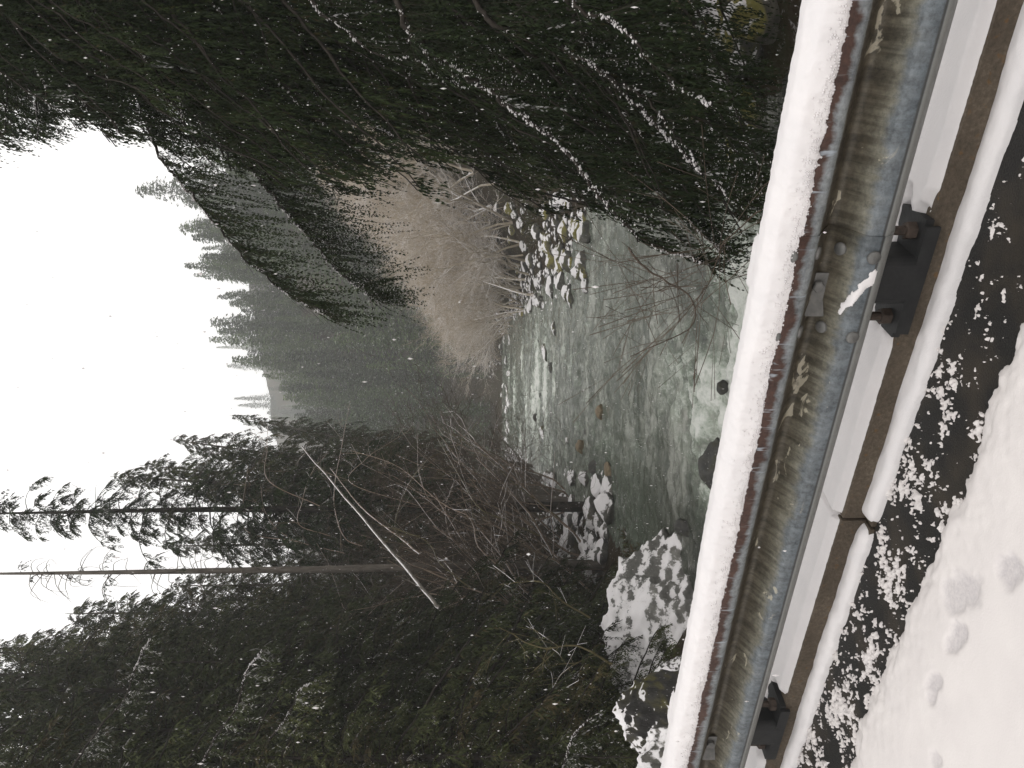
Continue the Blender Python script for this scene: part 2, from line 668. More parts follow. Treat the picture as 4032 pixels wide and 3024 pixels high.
# snow on the kerb, in the lee of its foot, on the road
POSTS = [-3.01, -1.105, .80, 2.706, 4.61, 6.52, 8.42]


def plate_hole(S, D, depth=.03):
    h = 0
    for ps in POSTS:
        w_ = .9 + .25 * fbm(S * 22, D * 22, oct=2, seed=31)
        d = np.maximum(np.abs(S - ps + .005) / .175, np.abs(D - (KF + .01)) / .085) * w_
        h = np.maximum(h, 1 - sstep(.72, 1.08, d))
    return h


def snow_sheet(name, s0, s1, ns, D0, D1, nd, hf, mats, label, attr=None, kind='stuff', base=None, warp=1.0):
    S, Dg = np.meshgrid(np.linspace(s0, s1, ns), D0 + (D1 - D0) * np.linspace(0, 1, nd) ** warp, indexing='ij')
    H, S2, D2 = hf(S, Dg)
    V = rw(S2, D2, H).reshape(-1, 3)
    Q = grid_quads(ns, nd)
    if base is not None:
        keep = (H.ravel()[Q] > base).any(1)
        Q = Q[keep]
        used, inv = np.unique(Q, return_inverse=True)
        Q = inv.reshape(Q.shape)
        V = V[used]
        sl_ = attr(S, Dg).ravel()[used] if attr else None
    else:
        sl_ = attr(S, Dg).ravel() if attr else None
    m = MB()
    m.add(V, Q, smooth=True)
    o = link(name, m.mesh(name, mats, {'slush': sl_} if attr else None))
    return tag(o, label, kind=kind)


def kerb_snow(S, D):
    fr = .006 * fbm(S * 30, 0 * S, oct=4, seed=40) + .004 * fbm(S * 120, D * 120, oct=2, seed=41)
    t = sstep(0, .035, D - (KF - .004) - np.abs(fr))
    near = sstep(-.6, .4, S)
    rag = .02 * (1 - near) * np.maximum(0, fbm(S * 18, D * 8, oct=4, seed=47))
    t = t * sstep(0, .03, D - KF - rag)
    H = .084 + .03 * t + .004 * fbm(S * 5, D * 9, oct=3, seed=42) * t
    H = H - .045 * plate_hole(S, D)
    H = H - .05 * np.exp(-((S - 1.62 - (D - KF) * -.05) / .006) ** 2)
    back = sstep(2.33, 2.40, D)
    return np.where((t < .03) | ((np.abs(S - 1.62) < .008) & (D < KF + .03)), -.02, H - .04 * back), S, D


for i, (a, b) in enumerate([(-3.2, 3.6), (3.6, 9)]):
    snow_sheet('kerb_snow', a, b, 1000 if i == 0 else 200, KF - .006, 2.41, 56, kerb_snow, [M_SNOW], 'smooth band of fresh snow lying on top of the kerb under the guardrail', base=.02, warp=2.0)


def foot_snow_fn(s0, s1):
    def fn(S, D):
        e = 1 - np.clip((np.abs(S - (s0 + s1) / 2) - ((s1 - s0) / 2 - .05)) / .05, 0, 1) ** 2
        w = (.052 + .007 * fbm(S * 4, 0 * S, oct=3, seed=50) + .009 * fbm(S * 26, D * 9, oct=4, seed=51)) * (.55 + .45 * e)
        q = (KF - .001 - D) / w
        H = .004 + (.030 + .006 * fbm(S * 12, D * 20, oct=3, seed=52)) * np.sqrt(np.clip(1 - np.clip(q, 0, 2) ** 2.6, 0, 1)) * np.sqrt(np.clip(e, 0, 1))
        return np.where(q > 1, -.01, H), S, D
    return fn


for i in range(len(joints) - 1):
    a, b = max(joints[i], -3), min(joints[i + 1], 9)
    if b - a > .5:
        snow_sheet('kerb_foot_snow', a + .01, b - .01, int((b - a) * 120), KF - .09, KF - .0005, 34, foot_snow_fn(a + .01, b - .01), [M_SNOW],
                   'narrow bank of snow along the foot of the kerb', base=-.005)

PRINTS = []


def ground_pt(X, Y):
    t = CAMZ * F / (Y - 498)
    return np.array(((X - 384) / F * t, t))


for X, Y, ra, rb, ang, k in [(178, 980, .072, .05, .5, .85), (168, 968, .06, .05, .9, .8), (133, 972, .042, .034, .4, 1.0), (122, 966, .04, .024, .3, .9), (82, 947, .05, .026, .35, .95), (68, 944, .03, .02, .3, .8), (196, 1024, .055, .045, .2, 1.0), (3, 948, .03, .025, 0, .7),
                             (330, 1008, .03, .02, 0, .0)]:
    q = ground_pt(X, Y)
    PRINTS.append((q @ DD, q @ ND, ra, rb, ang, k))


def prints(S, D):
    h = np.zeros_like(S)
    for s0, d0, ra, rb, ang, k in PRINTS:
        ds, dd = S - s0, D - d0
        a = ds * math.cos(ang) + dd * math.sin(ang)
        b = -ds * math.sin(ang) + dd * math.cos(ang)
        r = np.sqrt((a / ra) ** 2 + (b / rb) ** 2) + .5 * fbm(S * 22, D * 22, oct=4, seed=60, gain=.65)
        h = np.maximum(h, k * (1 - sstep(.55, 1.15, r)))
    return h


EDGE = 1.515


def road_snow(S, D):
    edge = EDGE + .05 * fbm(S * 2.4, 0 * S, oct=3, seed=61) + .04 * fbm(S * 13, D * 13, oct=5, seed=62, gain=.62)
    q = edge - D
    H = -.01 + .034 * np.sqrt(np.clip(q / .06, 0, 1)) + .006 * fbm(S * 3, D * 3, oct=4, seed=63) + .006 * fbm(S * 45, D * 45, oct=3, seed=64) * np.exp(-np.clip(q, 0, 1) / .12)
    H = np.where(q < 0, -.02, H)
    return H - .009 * prints(S, D), S, D


snow_sheet('road_snow', -1.2, 3.6, 640, .55, 1.66, 150, road_snow, [M_ROADSNOW], 'trodden snow covering the road with grey boot prints', attr=prints, base=-.004)


def far_road_snow(S, D):
    H = .018 + .008 * fbm(S * 3, D * 3, oct=3, seed=63)
    inside = (S > -1.15) & (S < 3.55) & (D > .58)
    return np.where(inside | (D > EDGE - .02), -.03, H), S, D


snow_sheet('road_snow', -13, 16, 200, -7, 1.6, 70, far_road_snow, [M_ROADSNOW], 'even snow covering the far side of the road', attr=lambda S, D: 0 * S, base=-.004)


def clump_v(S, D):
    return .5 * fbm(S * 15, D * 15, oct=3, seed=71) + .45 * fbm(S * 48, D * 48, oct=3, seed=73, gain=.6) + .38 * fbm(S * 130, D * 130, oct=2, seed=72) - .10


def clump_slush(S, D):
    return np.clip(.75 - clump_v(S, D) * 3.2, 0, .9)


def clumps(S, D):
    dens = np.interp(S, [-1.5, .35, .75, 1.3, 2.0, 3.6], [-.44, -.42, -.27, -.14, -.10, -.10])
    dens = dens + .10 * fbm(S * 3.3, D * 3.3, oct=2, seed=70)
    dens = dens + np.interp(D, [1.48, 1.57, 1.63, 1.80], [-.08, -.06, .03, .0])
    v = clump_v(S, D) + dens
    H = np.where(v > 0, .0012 + .010 * np.clip(v / .4, 0, 1) ** .7, -.008)
    return H, S, D


snow_sheet('snow_clumps', -.3, 3.2, 1300, 1.46, 1.80, 126, clumps, [M_ROADSNOW], 'loose clumps of snow scattered over the wet black asphalt', attr=clump_slush, base=-.004)

# ------------------------------------------------------------------ guardrail
prof = [(.004, 0), (.014, -.003), (.034, -.013), (.056, -.028), (.074, -.042), (.082, -.052), (.083, -.060), (.083, -.088), (.081, -.095), (.073, -.101), (.046, -.117),
        (.020, -.134), (.006, -.145), (.001, -.151), (0, -.156)]
prof = prof + [(f, -.312 - z) for f, z in prof[-2::-1]]
prof = np.array(prof)
RAILZ = .513
RAILD = 1.812

g = NG('galvanised_beam', .5, .45)
pr = g.attr('prof')
cs = g.n('CombineXYZ')
g.l(g.attr('run'), cs.inputs[0])
g.l(pr, cs.inputs[1])


def nz(sx, sy, sc, det=5, ro=.6, dist=0.):
    mp = g.n('Mapping')
    mp.inputs['Scale'].default_value = (sx, sy, 1)
    g.l(cs.outputs[0], mp.inputs[0])
    return g.noise(mp.outputs[0], sc, det, ro, dist)


wob = g.math('ADD', pr, g.math('MULTIPLY', g.math('SUBTRACT', nz(9, 3, 1, 5, .65, .5), .5), .16))
wob = g.math('ADD', wob, g.math('MULTIPLY', g.math('SUBTRACT', nz(34, 2.2, 1, 3), .5), .07))
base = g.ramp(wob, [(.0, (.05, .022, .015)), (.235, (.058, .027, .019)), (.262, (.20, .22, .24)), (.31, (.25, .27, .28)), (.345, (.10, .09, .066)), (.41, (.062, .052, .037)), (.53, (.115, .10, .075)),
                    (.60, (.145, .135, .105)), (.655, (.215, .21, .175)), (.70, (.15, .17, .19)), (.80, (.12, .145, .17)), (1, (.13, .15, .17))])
drip = g.math('MULTIPLY', g.ramp(pr, [(.3, 0.0), (.36, 1.0), (.6, 1.0), (.68, .2)]), g.ramp(nz(46, 1.1, 1, 4, .6, .3), [(.40, .75), (.56, 0.0)]))
base = g.mix(drip, base, (.045, .038, .027))
mott = g.ramp(g.mix(.5, nz(26, 6, 1, 6, .7), nz(70, 34, 1, 5, .75)), [(.36, .45), (.64, 1.4)])
base = g.mix(1.0, base, mott, 'MULTIPLY')
base = g.mix(1.0, base, (.86, .84, .80), 'MULTIPLY')
lip = g.ramp(pr, [(.776, 0.0), (.782, 1.0), (.789, 1.0), (.793, 0.0)])
base = g.mix(lip, base, (.05, .05, .048))
base = g.mix(g.ramp(pr, [(.790, 0.0), (.796, .8)]), base, (.27, .27, .25))  # pale band paints in the lighter shading of the crest's lower lip
# pale scabs of old coating, and scattered grime
sc = g.math('MULTIPLY', g.ramp(nz(8, 6, 1, 6, .55, 1.2), [(.632, 0.0), (.65, 1.0)], 'LINEAR'), g.ramp(pr, [(.36, 0.0), (.40, .5), (.56, 1.0), (.70, .9), (.75, 0.0)]))
base = g.mix(g.math('MULTIPLY', sc, .8), base, (.43, .39, .30))
gr = g.math('MULTIPLY', g.ramp(nz(13, 9, 1, 5, .7), [(.60, 0.0), (.68, .65)]), g.ramp(pr, [(.30, 0.0), (.36, 1.0), (.62, 1.0), (.7, .2)]))
base = g.mix(gr, base, (.07, .058, .04))
# bluish drips over the rusty crest
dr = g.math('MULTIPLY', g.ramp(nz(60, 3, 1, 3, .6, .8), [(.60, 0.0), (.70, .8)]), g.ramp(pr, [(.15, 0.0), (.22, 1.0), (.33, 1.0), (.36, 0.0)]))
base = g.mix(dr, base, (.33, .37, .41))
g.col(base)
g.set('Metallic', .12)
g.set('Roughness', g.ramp(mott, [(.3, .75), (1, .5)]))
g.bump(nz(90, 30, 1, 4), .25, .004)
M_BEAM = g.m

g = NG('dark_steel', .6, .4)
p = g.pos()
g.col(g.ramp(g.noise(p, 22, 5, .65), [(.3, (.008, .0085, .009)), (.7, (.022, .022, .022))]))
g.bump(g.noise(p, 120, 3), .3, .003)
M_POST = g.m
g = NG('rusty_bolt', .7, .4)
g.col(g.ramp(g.noise(g.pos(), 70, 4), [(.3, (.022, .016, .013)), (.7, (.07, .05, .038))]))
M_BOLT = g.m
g = NG('grey_steel', .5, .5)
p = g.pos()
g.col(g.ramp(g.noise(p, 30, 5, .6), [(.3, (.085, .085, .082)), (.7, (.17, .165, .155))]))
g.set('Metallic', .3)
M_WASH = g.m

rail = empty('guardrail', tuple(rw(0, RAILD, 0)))
tag(rail, 'weathered steel guardrail on dark bolted posts, its top edge covered in snow', 'guardrail')
ro = np.array(rail.location)


def to_rail(V):
    return np.asarray(V).reshape(-1, 3) - ro


def seg_len(P):
    d = np.concatenate([[0], np.cumsum(np.linalg.norm(np.diff(P, axis=0), axis=1))])
    return d / d[-1]


def beam(s0, s1, off, step=.09):
    ss = np.arange(s0, s1 + step, step)
    Pf = np.repeat(prof, 1, 0)
    t = seg_len(Pf)
    # refine profile
    tt = np.linspace(0, 1, 70)
    f = np.interp(tt, t, Pf[:, 0])
    z = np.interp(tt, t, Pf[:, 1])
    for _ in range(1):
        f[1:-1] = .25 * f[:-2] + .5 * f[1:-1] + .25 * f[2:]
    m = MB()
    S, T = np.meshgrid(ss, np.arange(70), indexing='ij')
    dent = .0016 * fbm(S * 3, T * .05, oct=3, seed=80)
    Vf = to_rail(rw(S, RAILD - f[T] - off - dent, RAILZ + z[T]))
    Vb = to_rail(rw(S, RAILD - f[T] - off + .0034 - dent, RAILZ + z[T]))
    Q = grid_quads(len(ss), 70)
    m.add(Vf, Q[:, ::-1], smooth=True)
    m.add(Vb, Q, smooth=True)
    n0 = len(ss) * 70
    k = np.arange(len(ss) - 1) * 70
    for e in (0, 69):
        m.q.append((np.stack([k + e, k + e + 70, k + e + 70 + n0, k + e + n0], 1), np.zeros(len(k)), np.zeros(len(k)), np.zeros(len(k)), np.zeros(len(k), bool)))
    j = np.arange(69)
    for e in (0, (len(ss) - 1) * 70):
        m.q.append((np.stack([e + j, e + j + 1, e + j + 1 + n0, e + j + n0], 1), np.zeros(69), np.zeros(69), np.zeros(69), np.zeros(69, bool)))
    pv = np.tile(np.tile(tt, len(ss)), 2)
    rv = np.tile(np.repeat(ss, 70), 2)
    return link('rail_beam', m.mesh('rail_beam', [M_BEAM], {'prof': pv, 'run': rv}), rail), (tt, f, z)


SP = .80
b1, (pt, pf_, pz_) = beam(-5, SP + .16, 0.0)
b2, _ = beam(SP - .16, 9.5, .0042)


def wsurf(t):
    return np.interp(t, pt, pf_), np.interp(t, pt, pz_)


def disc(s, t, r, h, k=14, mat=0, dome=True):
    """bolt head standing on the beam surface"""
    f0, z0 = wsurf(t)
    f1, z1 = wsurf(t + .01)
    tz = unit(np.array((-(f1 - f0), z1 - z0)))      # tangent in (D, z)
    n_ = np.array((-abs(tz[1]), -tz[0] * (1 if tz[1] < 0 else -1)))
    n_ = np.array((tz[1], -tz[0]))
    if n_[0] > 0:
        n_ = -n_
    c0 = np.array((RAILD - f0 - .0045, RAILZ + z0))
    th = np.arange(k) * 2 * math.pi / k
    V = []
    for rr, hh in ((r, -.003), (r, h * .55), (r * .82, h * .9), (.001, h)):
        D = c0[0] + n_[0] * hh + tz[0] * np.sin(th) * rr
        z = c0[1] + n_[1] * hh + tz[1] * np.sin(th) * rr
        V.append(rw(s + np.cos(th) * rr, D, z))
    V = np.array(V).reshape(-1, 3)
    i = (np.arange(3)[:, None] * k + np.arange(k)[None]).ravel()
    j = (np.arange(3)[:, None] * k + (np.arange(k)[None] + 1) % k).ravel()
    return to_rail(V), np.stack([i, j, j + k, i + k], 1)


for sx in (-.108, .108):
    for t in (.355, .575, .76, .17):
        mb = MB()
        mb.add(*disc(SP + sx, t, .0165, .007), smooth=True)
        link('splice_bolt', mb.mesh('splice_bolt', [M_WASH]), rail)

for ps in POSTS:
    # bent rectangular washer with hexagonal bolt in the valley of the beam
    w = MB()
    D0 = RAILD - .013
    zc = RAILZ - .150
    w.add(*[to_rail(rbox(ps - .038, ps + .038, D0 - .004, D0, zc - .024, zc + .024)[0]), rbox(0, 1, 0, 1, 0, 1)[1]])
    V, q = rbox(ps + .038, ps + .072, D0 - .004, D0, zc - .024, zc + .024)
    V = V.copy()
    V[4:] += np.append(ND * -.024, 0)            # the outer tab is bent towards the road
    w.add(to_rail(V), q)
    wo = link('washer', w.mesh('washer', [M_WASH]), rail)
    hb = MB()
    k = 6
    th = np.arange(k) * 2 * math.pi / k + .3
    VV = [rw(ps - .004 + np.cos(th) * r, D0 - h, zc + np.sin(th) * r) for r, h in ((.016, .003), (.016, .016), (.013, .019), (.0005, .0195))]
    i = (np.arange(3)[:, None] * k + np.arange(k)[None]).ravel()
    j = (np.arange(3)[:, None] * k + (np.arange(k)[None] + 1) % k).ravel()
    hb.add(to_rail(np.array(VV)), np.stack([i, j, j + k, i + k], 1))
    link('bolt', hb.mesh('bolt', [M_WASH]), wo)
    # post: rounded box section on a base plate with anchor bolts
    po = MB()
    hw_, D1, D2, r = .068, RAILD + .006, RAILD + .15, .028
    ring = []
    for cx, cz, a0 in ((hw_ - r, D2 - r, 0), (-hw_ + r, D2 - r, 90), (-hw_ + r, D1 + r, 180), (hw_ - r, D1 + r, 270)):
        for a in range(0, 91, 18):
            ring.append((cx + r * math.cos(math.radians(a0 + a)), cz + r * math.sin(math.radians(a0 + a))))
    ring = np.array(ring)
    k = len(ring)
    zs = [.10, .30, RAILZ - .042, RAILZ - .037]
    VV = np.array([rw(ps + ring[:, 0] * (1 if i < 3 else .02), D1 + (ring[:, 1] - D1) if i < 3 else (D1 + D2) / 2 + 0 * ring[:, 1], z) for i, z in enumerate(zs)])
    n_ = len(zs) - 1
    i = (np.arange(n_)[:, None] * k + np.arange(k)[None]).ravel()
    j = (np.arange(n_)[:, None] * k + (np.arange(k)[None] + 1) % k).ravel()
    po.add(to_rail(VV), np.stack([i, j, j + k, i + k], 1))
    po_o = link('post', po.mesh('post', [M_POST]), rail)
    bp = MB()
    V, q = rbox(ps - .165, ps + .165, KF - .008, KF + .20, .089, .110)
    V = V.copy()
    bp.add(to_rail(V), q)
    # clipped front lip hanging over the kerb face
    V, q = rbox(ps - .150, ps + .150, KF - .020, KF - .0085, .074, .110)
    bp.add(to_rail(V), q)
    link('base_plate', bp.mesh('base_plate', [M_POST]), po_o)
    for sx in (-.122, .122):
        for dd in (.035, .165):
            ab = MB()
            th = np.arange(10) * 2 * math.pi / 10
            hx = np.arange(6) * 2 * math.pi / 6
            for ths, rad, z0, z1 in ((th, .0125, .11, .182), (hx, .0235, .110, .136)):
                k = len(ths)
                VV = np.array([rw(ps + sx + np.cos(ths) * rr, KF + dd + np.sin(ths) * rr, z) for rr, z in ((rad, z0), (rad, z1 - .003), (rad * .85, z1), (.0005, z1))])
                i = (np.arange(3)[:, None] * k + np.arange(k)[None]).ravel()
                j = (np.arange(3)[:, None] * k + (np.arange(k)[None] + 1) % k).ravel()
                ab.add(to_rail(VV), np.stack([i, j, j + k, i + k], 1))
            link('anchor_bolt', ab.mesh('anchor_bolt', [M_BOLT]), po_o)
    # cap of snow on the post
    sc_ = MB()
    a, b = np.meshgrid(np.linspace(-1, 1, 15), np.linspace(-1, 1, 15), indexing='ij')
    rr = np.clip(np.maximum(np.abs(a), np.abs(b)), 0, 1)
    hh = RAILZ - .036 + .02 * (1 - rr ** 4)
    sc_.add(to_rail(rw(ps + a * .078, (D1 + D2) / 2 + .01 + b * .078, hh + .003 * fbm(a * 3, b * 3, seed=90))), grid_quads(15, 15), smooth=True)
    link('snow_cap', sc_.mesh('snow_cap', [M_SNOW]), po_o)

S, T = np.meshgrid(np.linspace(SP - .085, SP + .065, 60), np.linspace(.60, .80, 50), indexing='ij')
q = np.clip((S - (SP - .06)) / .105, 0, 1)
dl = np.hypot(np.clip(SP - .06 - S, 0, 1) + np.clip(S - SP - .045, 0, 1), (T - (.785 - .125 * q)) * .5)
v = .016 - .007 * q + .010 * fbm(S * 50, T * 25, oct=4, seed=99) - dl
hh = np.where(v > 0, .002 + .10 * v, -.006)
ff, zz = np.interp(T, pt, pf_), np.interp(T, pt, pz_)
m = MB()
V = to_rail(rw(S, RAILD - ff - .0045 - hh * .8, RAILZ + zz + hh * .6))
Q = grid_quads(60, 50)
m.add(V, Q[(v.ravel()[Q] > -.001).any(1)], smooth=True)
link('snow_patch', m.mesh('snow_patch', [M_SNOW]), rail)

# snow along the top of the beam
ss = np.arange(-3.2, 9.2, .006)
tt = np.linspace(0, 1, 34)
S, T = np.meshgrid(ss, tt, indexing='ij')
th = T * math.pi
fr = .005 * fbm(S * 110, T * 9, oct=3, seed=91) + .006 * fbm(S * 14, T * 2, oct=3, seed=92)
bk = .004 * fbm(S * 9, T * 2, oct=3, seed=93)
# ring from front lower lip over the crown to the back
fx = np.interp(T, [0, .05, .16, .34, .6, .82, .95, 1], [.0795, .0855, .0885, .080, .040, -.012, -.026, -.018])
fz = np.interp(T, [0, .05, .16, .34, .6, .82, .95, 1], [-.059, -.056, -.035, .001, .020, .016, -.006, -.020])
for _ in range(2):
    fx[:, 1:-1] = .25 * fx[:, :-2] + .5 * fx[:, 1:-1] + .25 * fx[:, 2:]
    fz[:, 1:-1] = .25 * fz[:, :-2] + .5 * fz[:, 1:-1] + .25 * fz[:, 2:]
low = np.exp(-(T / .1) ** 2)
lowb = .009 * (fbm(S * 95, 0 * S, oct=4, seed=94, gain=.7)) + .003 * fbm(S * 5, 0 * S, oct=2, seed=95)
m = MB()
m.add(to_rail(rw(S, RAILD - fx - fr * sstep(.02, .2, T) * .9 + bk, RAILZ + fz + low * lowb + (.009 * fbm(S * 3, T, oct=4, seed=96) + .0025 * fbm(S * 60, T * 9, oct=2, seed=97)) * np.sin(th))), grid_quads(len(ss), 34), smooth=True)
n_ = 5200
gs = R.uniform(-1.2, 4.5, n_)
gt = np.clip(R.normal(.13, .06, n_), .03, .35)
i_ = np.clip(((gs + 3.2) / .006).astype(int), 0, len(ss) - 1)
j_ = np.clip((gt * 33).astype(int), 0, 33)
base_v = m.v[0].reshape(len(ss), 34, 3)[i_, j_]
V, Q = lumps(base_v, R.uniform(.0012, .0042, n_))
m.add(V, Q, smooth=True)
so_ = link('rail_snow', m.mesh('rail_snow', [M_SNOW]), rail)

# ------------------------------------------------------------------ rocks


def ico(sub):
    import bmesh
    bm = bmesh.new()
    bmesh.ops.create_icosphere(bm, subdivisions=sub, radius=1)
    V = np.array([v.co[:] for v in bm.verts])
    Fc = np.array([[v.index for v in f.verts] for f in bm.faces])
    bm.free()
    return V, Fc


def rock_mesh(name, sub, seed, mat, squash=(1, 1, .75), strata=0.0, cuts=7):
    rr = np.random.default_rng(seed)
    V, Fc = ico(sub)
    d = V.copy()
    for _ in range(cuts):
        n_ = unit(rr.normal(0, 1, 3))
        h = rr.uniform(.55, .92)
        dist = d @ n_
        d = d - np.maximum(dist - h, 0)[:, None] * n_ * .88
    nrm = unit(V)
    q = .16 * fbm(V[:, 0] * 1.6, V[:, 1] * 1.6, V[:, 2] * 1.6, 3, seed) + .07 * fbm(V[:, 0] * 6, V[:, 1] * 6, V[:, 2] * 6, 4, seed + 9)
    d = d + nrm * q[:, None]
    d = d * np.array(squash)
    if strata:
        k = d[:, 2] * 9 + .55 * d[:, 0] * 9 + 1.4 * fbm(d[:, 0] * 2, d[:, 1] * 2, d[:, 2] * 2, 4, seed + 3)
        saw = (k - np.floor(k)) ** 1.5
        rad = unit(d * np.array((1, 1, .35)))
        d = d + rad * (saw * strata)[:, None]
        kk = fbm(d[:, 0] * 9, d[:, 1] * 9, d[:, 2] * 14, 4, seed + 5)
        d = d + nrm * (.04 * kk + .022 * fbm(d[:, 0] * 15, d[:, 1] * 15, d[:, 2] * 22, 2, seed + 6))[:, None]
    m_ = MB()
    m_.add(d, Fc, smooth=True)
    me = m_.mesh(name, [mat])
    return me


SETS = {}
for nm, mt in (('snowy', M_ROCKS), ('grey', M_ROCK), ('wet', M_WETROCK), ('tan', M_TANROCK), ('moss', M_MOSSROCK)):
    SETS[nm] = [rock_mesh('boulder', 4, 100 + i * 7 + len(nm), mt, (1, .85, .62 + .08 * i)) for i in range(4)]


def boulder(X, Y, size, kind, label, group=None, sink=.25, y=None, cat='boulder', zadd=0.0, stretch=1.0):
    yy = inv_water(Y) if y is None else y
    p_ = at(X, Y, yy)
    z = float(max(wz(yy), ground(p_[0], yy)))
    o = link('boulder', random.choice(SETS[kind]))
    o.location = (p_[0], yy, z + size * (.35 - sink) + zadd)
    o.scale = (size * stretch, size * random.uniform(.8, 1.1), size * random.uniform(.75, 1.1))
    o.rotation_euler = (random.uniform(-.25, .25), random.uniform(-.25, .25), random.uniform(0, 6.28))
    return tag(o, label, cat, group)


# the great boulder on the left bank, and its neighbours
def big_rock(name, seed, sz, loc, rot, mat, label, strata=.06):
    me = rock_mesh(name, 6, seed, mat, (1, .9, .8), strata, 9)
    o = link(name, me)
    o.location, o.scale, o.rotation_euler = loc, sz, rot
    return tag(o, label, 'boulder')


M_BIGROCK = mat_rock('streaked_rock', (.12, .118, .11), (.30, .29, .265), (.18, .17, .10), .34, .0, 5, .14, 1.9)
M_RIMROCK = mat_rock('rimmed_rock', (.035, .033, .032), (.08, .075, .07), (.11, .10, .02), .52, .2, .8)
p_ = at(160, 690, 24)
big_rock('boulder', 11, (3.9, 2.5, 3.55), (p_[0] - 1.25, 24.4, -4.75), (0, math.radians(16), .4), M_BIGROCK, 'largest boulder of all, streaked with snow, at the edge of the river', .028)
p_ = at(40, 690, 15)
big_rock('boulder', 23, (1.25, 1.0, 2.3), (p_[0] - .05, 15, -2.95), (0, .1, 1.0), M_RIMROCK, 'dark blunt boulder with a rim of snow, between largest boulder and picture edge', .01)
p_ = at(10, 690, 12.5)
big_rock('boulder', 29, (.95, .9, 2.1), (p_[0] - .35, 12.6, -2.35), (0, 0, .2), M_ROCKS, 'pale snow covered boulder behind the guardrail at the very edge of the picture', .03)
p_ = at(92, 668, 18)
big_rock('boulder', 31, (.9, .8, 1.2), (p_[0] - .3, 18, -3.4), (0, 0, 2.2), M_ROCKS, 'small snowy boulder between the largest boulder and the dark one', .04)
# snow lying on the dark boulder
GB = 'snow covered boulders on the gravel bar by the dark pool'
for i in range(64):
    X, Y = random.uniform(196, 292), random.uniform(542, 614)
    if (X - 196) / 96 * 30 + 556 - 24 > Y + 24:
        continue
    boulder(X, Y, random.uniform(.55, 1.15), 'snowy', 'snow covered boulder on the gravel bar upstream of the largest boulder', GB, .2)
GR = 'boulders heaped below the bare alder thicket'
for i in range(95):
    Y = random.uniform(510, 592)
    X = random.uniform(452, 560) + (Y - 512) * .25
    boulder(X, Y, random.uniform(.35, 1.05) * (1 if Y > 530 else .85), random.choice(('snowy', 'snowy', 'grey', 'moss')), 'rounded boulder with a white snow cap, heaped below the bare alder thicket', GR, .2)
GF = 'small snowy stones at the far bend of the river'
for i in range(40):
    boulder(random.uniform(318, 450), random.uniform(502, 512), random.uniform(.5, .95), random.choice(('snowy', 'grey')), 'small snowy stone in the shallows at the far bend of the river', GF, .2)
GW = 'low dark stones breaking the current'
for i in range(26):
    Y = random.uniform(512, 600)
    y_ = inv_water(Y)
    l_, r_ = np.interp(y_, YT, LE), np.interp(y_, YT, RE)
    x_ = random.uniform(l_, r_)
    boulder(384 + x_ / y_ * F, Y, random.uniform(.15, .4), random.choice(('wet', 'wet', 'grey')), 'low dark stone breaking the current of the river', GW, .38)
for X, Y, s, k, lab, sk in [
        (414, 548, .95, 'grey', 'pointed dark rock at the end of the white riffle nearest the alder thicket', .2),
        (400, 553, .6, 'wet', 'small dark rock just below the pointed rock in midstream', .25),
        (356, 604, .5, 'tan', 'rounded brown rock with a dark wet edge in midstream', .22),
        (321, 584, .55, 'tan', 'pale tan stone in the quiet water upstream of the brown rock', .2),
        (298, 610, .48, 'tan', 'pinkish tan stone in the shallows beside the snowy gravel bar', .2),
        (327, 570, .4, 'grey', 'small grey stone between the white riffle and the snowy gravel bar', .2),
        (300, 597, .6, 'wet', 'flat olive stone under the shallow water near the snowy gravel bar', .42),
        (336, 545, .9, 'grey', 'flat grey rock beside the upper riffle', .25),
        (350, 538, .6, 'wet', 'small dark stone beside the flat grey rock', .25),
        (487, 566, 1.0, 'snowy', 'largest snow capped rock at the tip of the boulder heap under the fir boughs', .1),
        (470, 574, .8, 'grey', 'grey rock with a snow rim standing in the water off the boulder heap', .15),
        (440, 557, .7, 'grey', 'dark grey rock at the upstream tip of the boulder heap under the alders', .15),
        (380, 728, .24, 'wet', 'small dark rock poking up just behind the guardrail', -.1),
        (303, 718, .85, 'wet', 'broad dark ledge rock with rapids pouring beside it', .42),
        (240, 690, .45, 'wet', 'dark wet rock at the foot of the largest boulder', .2)]:
    boulder(X, Y, s, k, lab, None, sk)
GM = 'mossy rocks under the fir boughs by the guardrail'
yy_ = np.arange(8, 40, .1)
for X, Y, sz, kd in [(742, 742, .9, 'moss'), (700, 735, .9, 'snowy'), (668, 742, .9, 'moss'), (757, 705, 1.0, 'tan'), (724, 704, .9, 'snowy'), (640, 728, .8, 'grey'), (612, 735, .8, 'moss'), (684, 704, .9, 'tan'), (587, 722, .8, 'grey'),
                     (750, 765, .8, 'moss'), (712, 757, .7, 'grey'), (655, 760, .7, 'moss'), (735, 722, .8, 'tan'), (765, 728, .9, 'moss'), (693, 720, .7, 'moss'), (627, 748, .6, 'snowy'), (672, 722, .6, 'tan')]:
    rx, rz = (X - 384) / F * yy_, CAMZ - (Y - 498) / F * yy_
    hit = np.argmax(np.maximum(ground(rx, yy_), wz(yy_)) > rz)
    boulder(X, Y, sz, kd, 'moss grown rock under the fir boughs close behind the guardrail' if kd == 'moss' else 'grey or tan rock under the fir boughs close behind the guardrail',
            GM if kd == 'moss' else 'grey and tan rocks under the fir boughs by the guardrail', .2, y=float(yy_[hit]))

